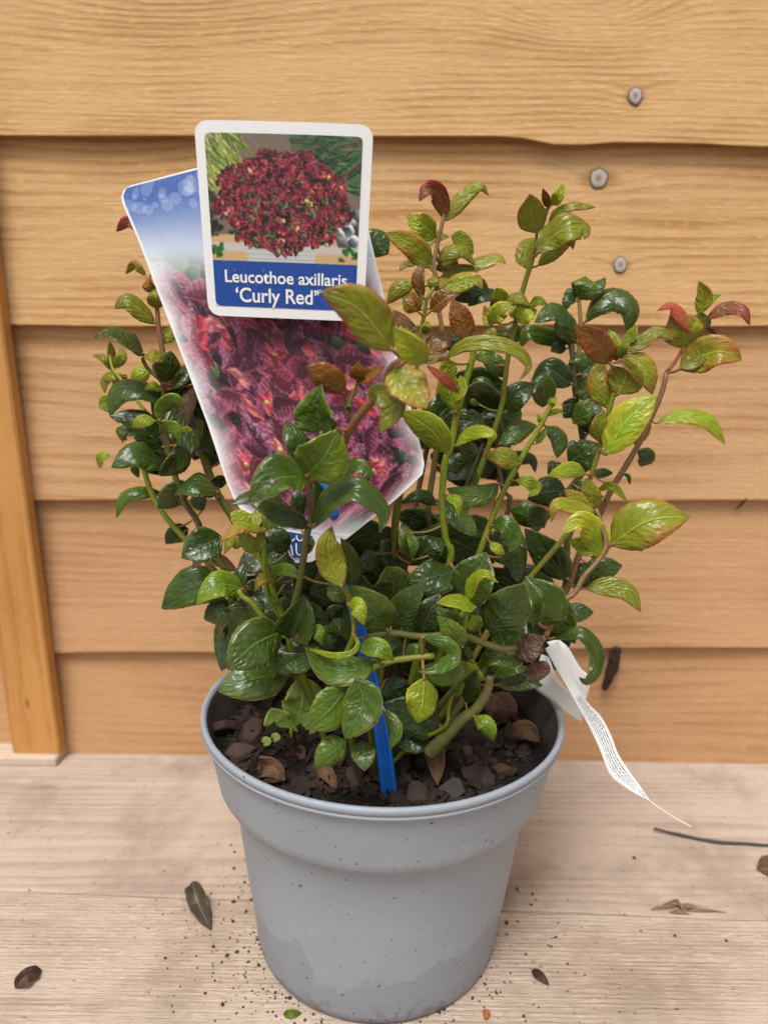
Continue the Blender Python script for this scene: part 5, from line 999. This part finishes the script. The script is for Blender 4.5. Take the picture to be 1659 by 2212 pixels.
# things lying on the bench
loose_leaf('fallen_leaf', 'dry brown leaf lying on the planks left of the pot', 'dead leaf', [(416, 1906), (428, 1955), (457, 2012)], 42, 'dry', 0.0012, 'bench', 0, 0.2, 0.3)
loose_leaf('fallen_leaf', 'small grey-green leaf sliver on the front plank right of the pot', 'dead leaf', [(1148, 2098), (1166, 2115), (1186, 2130)], 20, 'maroon', 0.001, 'bench', 0, 0.4, 0.06)
loose_leaf('fallen_leaf', 'little green leaf beside the foot of the pot', 'leaf', [(612, 2192), (630, 2196), (652, 2190)], 18, 'fresh', 0.0008, 'bench', 0, 0.2, 0.04)
loose_leaf('fallen_leaf', 'dark curled brown leaf flake on the front plank far left of the pot', 'dead leaf', [(34, 2138), (60, 2125), (92, 2100)], 34, 'maroon', 0.0022, 'bench', 0, 0.6, 0.12)
def shard(name, label, cat, pts, r_, mat, plane=None, flat=0.5):
    path = spline(pts, 12); V, F = tube_data(path, [r_ * (0.4 + 0.6 * math.sin(math.pi * min(1, 0.15 + 0.8 * i / 12))) for i in range(13)], 7, True, 0.18)
    o = mesh_obj(name, V, F, mat, None, smooth=False); tag(o, label, cat); return o
DARKB = plain('dark_bark', (0.04, 0.022, 0.016), 0.85, 0.2, 0.4, 220, 0.0008); GREYW = plain('grey_twig', (0.055, 0.05, 0.045), 0.7, 0.3, 0.3, 220, 0.0004); TAN = plain('tan_splinter', (0.19, 0.125, 0.07), 0.85, 0.2, 0.6, 400, 0.0010); RUST = plain('rust_fleck', (0.33, 0.10, 0.03), 0.85, 0.2, 0.3, 300, 0.0008)
shard('bark_splinter', 'dark brown bark splinter stuck on the lowest wall board beside the care tag', 'bark splinter', [on_wall(1334, 1399, 0.006), on_wall(1322, 1440, 0.005), on_wall(1304, 1490, 0.006)], 0.0045, DARKB)
shard('wire', 'thin dark grey wire lying on the back plank at the right', 'wire', [at_Z(1412, 1790, 0.0035), at_Z(1480, 1806, 0.0014), at_Z(1540, 1818, 0.0012), at_Z(1610, 1823, 0.0012), at_Z(1720, 1830, 0.0012)], 0.0012, GREYW)
shard('twig', 'short dark twig caught under the board edge beside the rightmost shoot', 'twig', [on_wall(1522, 706, 0.0045), on_wall(1540, 718, 0.001), on_wall(1560, 738, 0.0015)], 0.0011, DARKB)
shard('twig', 'tiny dark twig poking below the middle board edge at the right', 'twig', [on_wall(1612, 1076, 0.0045), on_wall(1598, 1092, 0.001), on_wall(1588, 1102, 0.0015)], 0.0008, DARKB)
V, F = [], []
for (xa, ya, xb, yb, w_, hz) in ((1405, 1966, 1470, 1958, 5, .0012), (1432, 1954, 1478, 1962, 6, .0022), (1452, 1946, 1476, 1972, 7, .0030), (1468, 1958, 1516, 1970, 7, .0018), (1476, 1968, 1570, 1972, 4, .0009), (1444, 1972, 1490, 1976, 6, .0012)):
    A_, B_ = at_Z(xa, ya, 0.0), at_Z(xb, yb, 0.0); pth = spline([A_ + Vector((0, 0, .0002)), A_.lerp(B_, .55) + Vector((0, 0, hz)), B_ + Vector((0, 0, .0002))], 6); tv, tf = tube_data(pth, [w_ * .00022 * q_ for q_ in (.3, .8, 1, .9, .8, .5, .15)], 5, True, .3); b_ = len(V); V += tv; F += [tuple(b_ + k for k in f) for f in tf]
tag(mesh_obj('torn_knot', V, F, TAN, None, smooth=False), 'torn splintery knot standing up at the joint of the planks, right of the pot', 'wood splinter')
shard('rust_fleck', 'small rust-orange fleck on the front plank near the pot foot', 'fleck', [at_Z(1046, 2184, 0.0006), at_Z(1051, 2190, 0.0008), at_Z(1049, 2202, 0.0006)], 0.0018, RUST)
# crumbs of compost scattered over the bench, thickest round the foot of the pot
V, F = [], []
for i in range(900):
    if i < 780:
        an = rr.gauss(-2.2, 0.9) if i % 2 else rr.uniform(0, 6.283); d = 0.066 + abs(rr.gauss(0, 0.028)); x, y = POT_X + d * math.cos(an), d * math.sin(an)
    else: x, y = rr.uniform(-0.25, 0.25), rr.uniform(-0.22, 0.15)
    L = rr.choice([0.0003, 0.0003, 0.0004, 0.0006, 0.0006, 0.0011]) * rr.uniform(0.7, 1.3); chip(x, y, L * 0.3, L, L * rr.uniform(0.5, 1), L * 0.5, V, F)
o = mesh_obj('compost_crumbs', V, F, plain('dry_crumbs', (0.07, 0.045, 0.03), 0.9, 0.2, 0.6, 90, 0.0004), None, smooth=False); tag(o, 'dark compost crumbs scattered on the planks around the pot', 'crumbs', kind='stuff')
print('LEAVES', LEAVES)
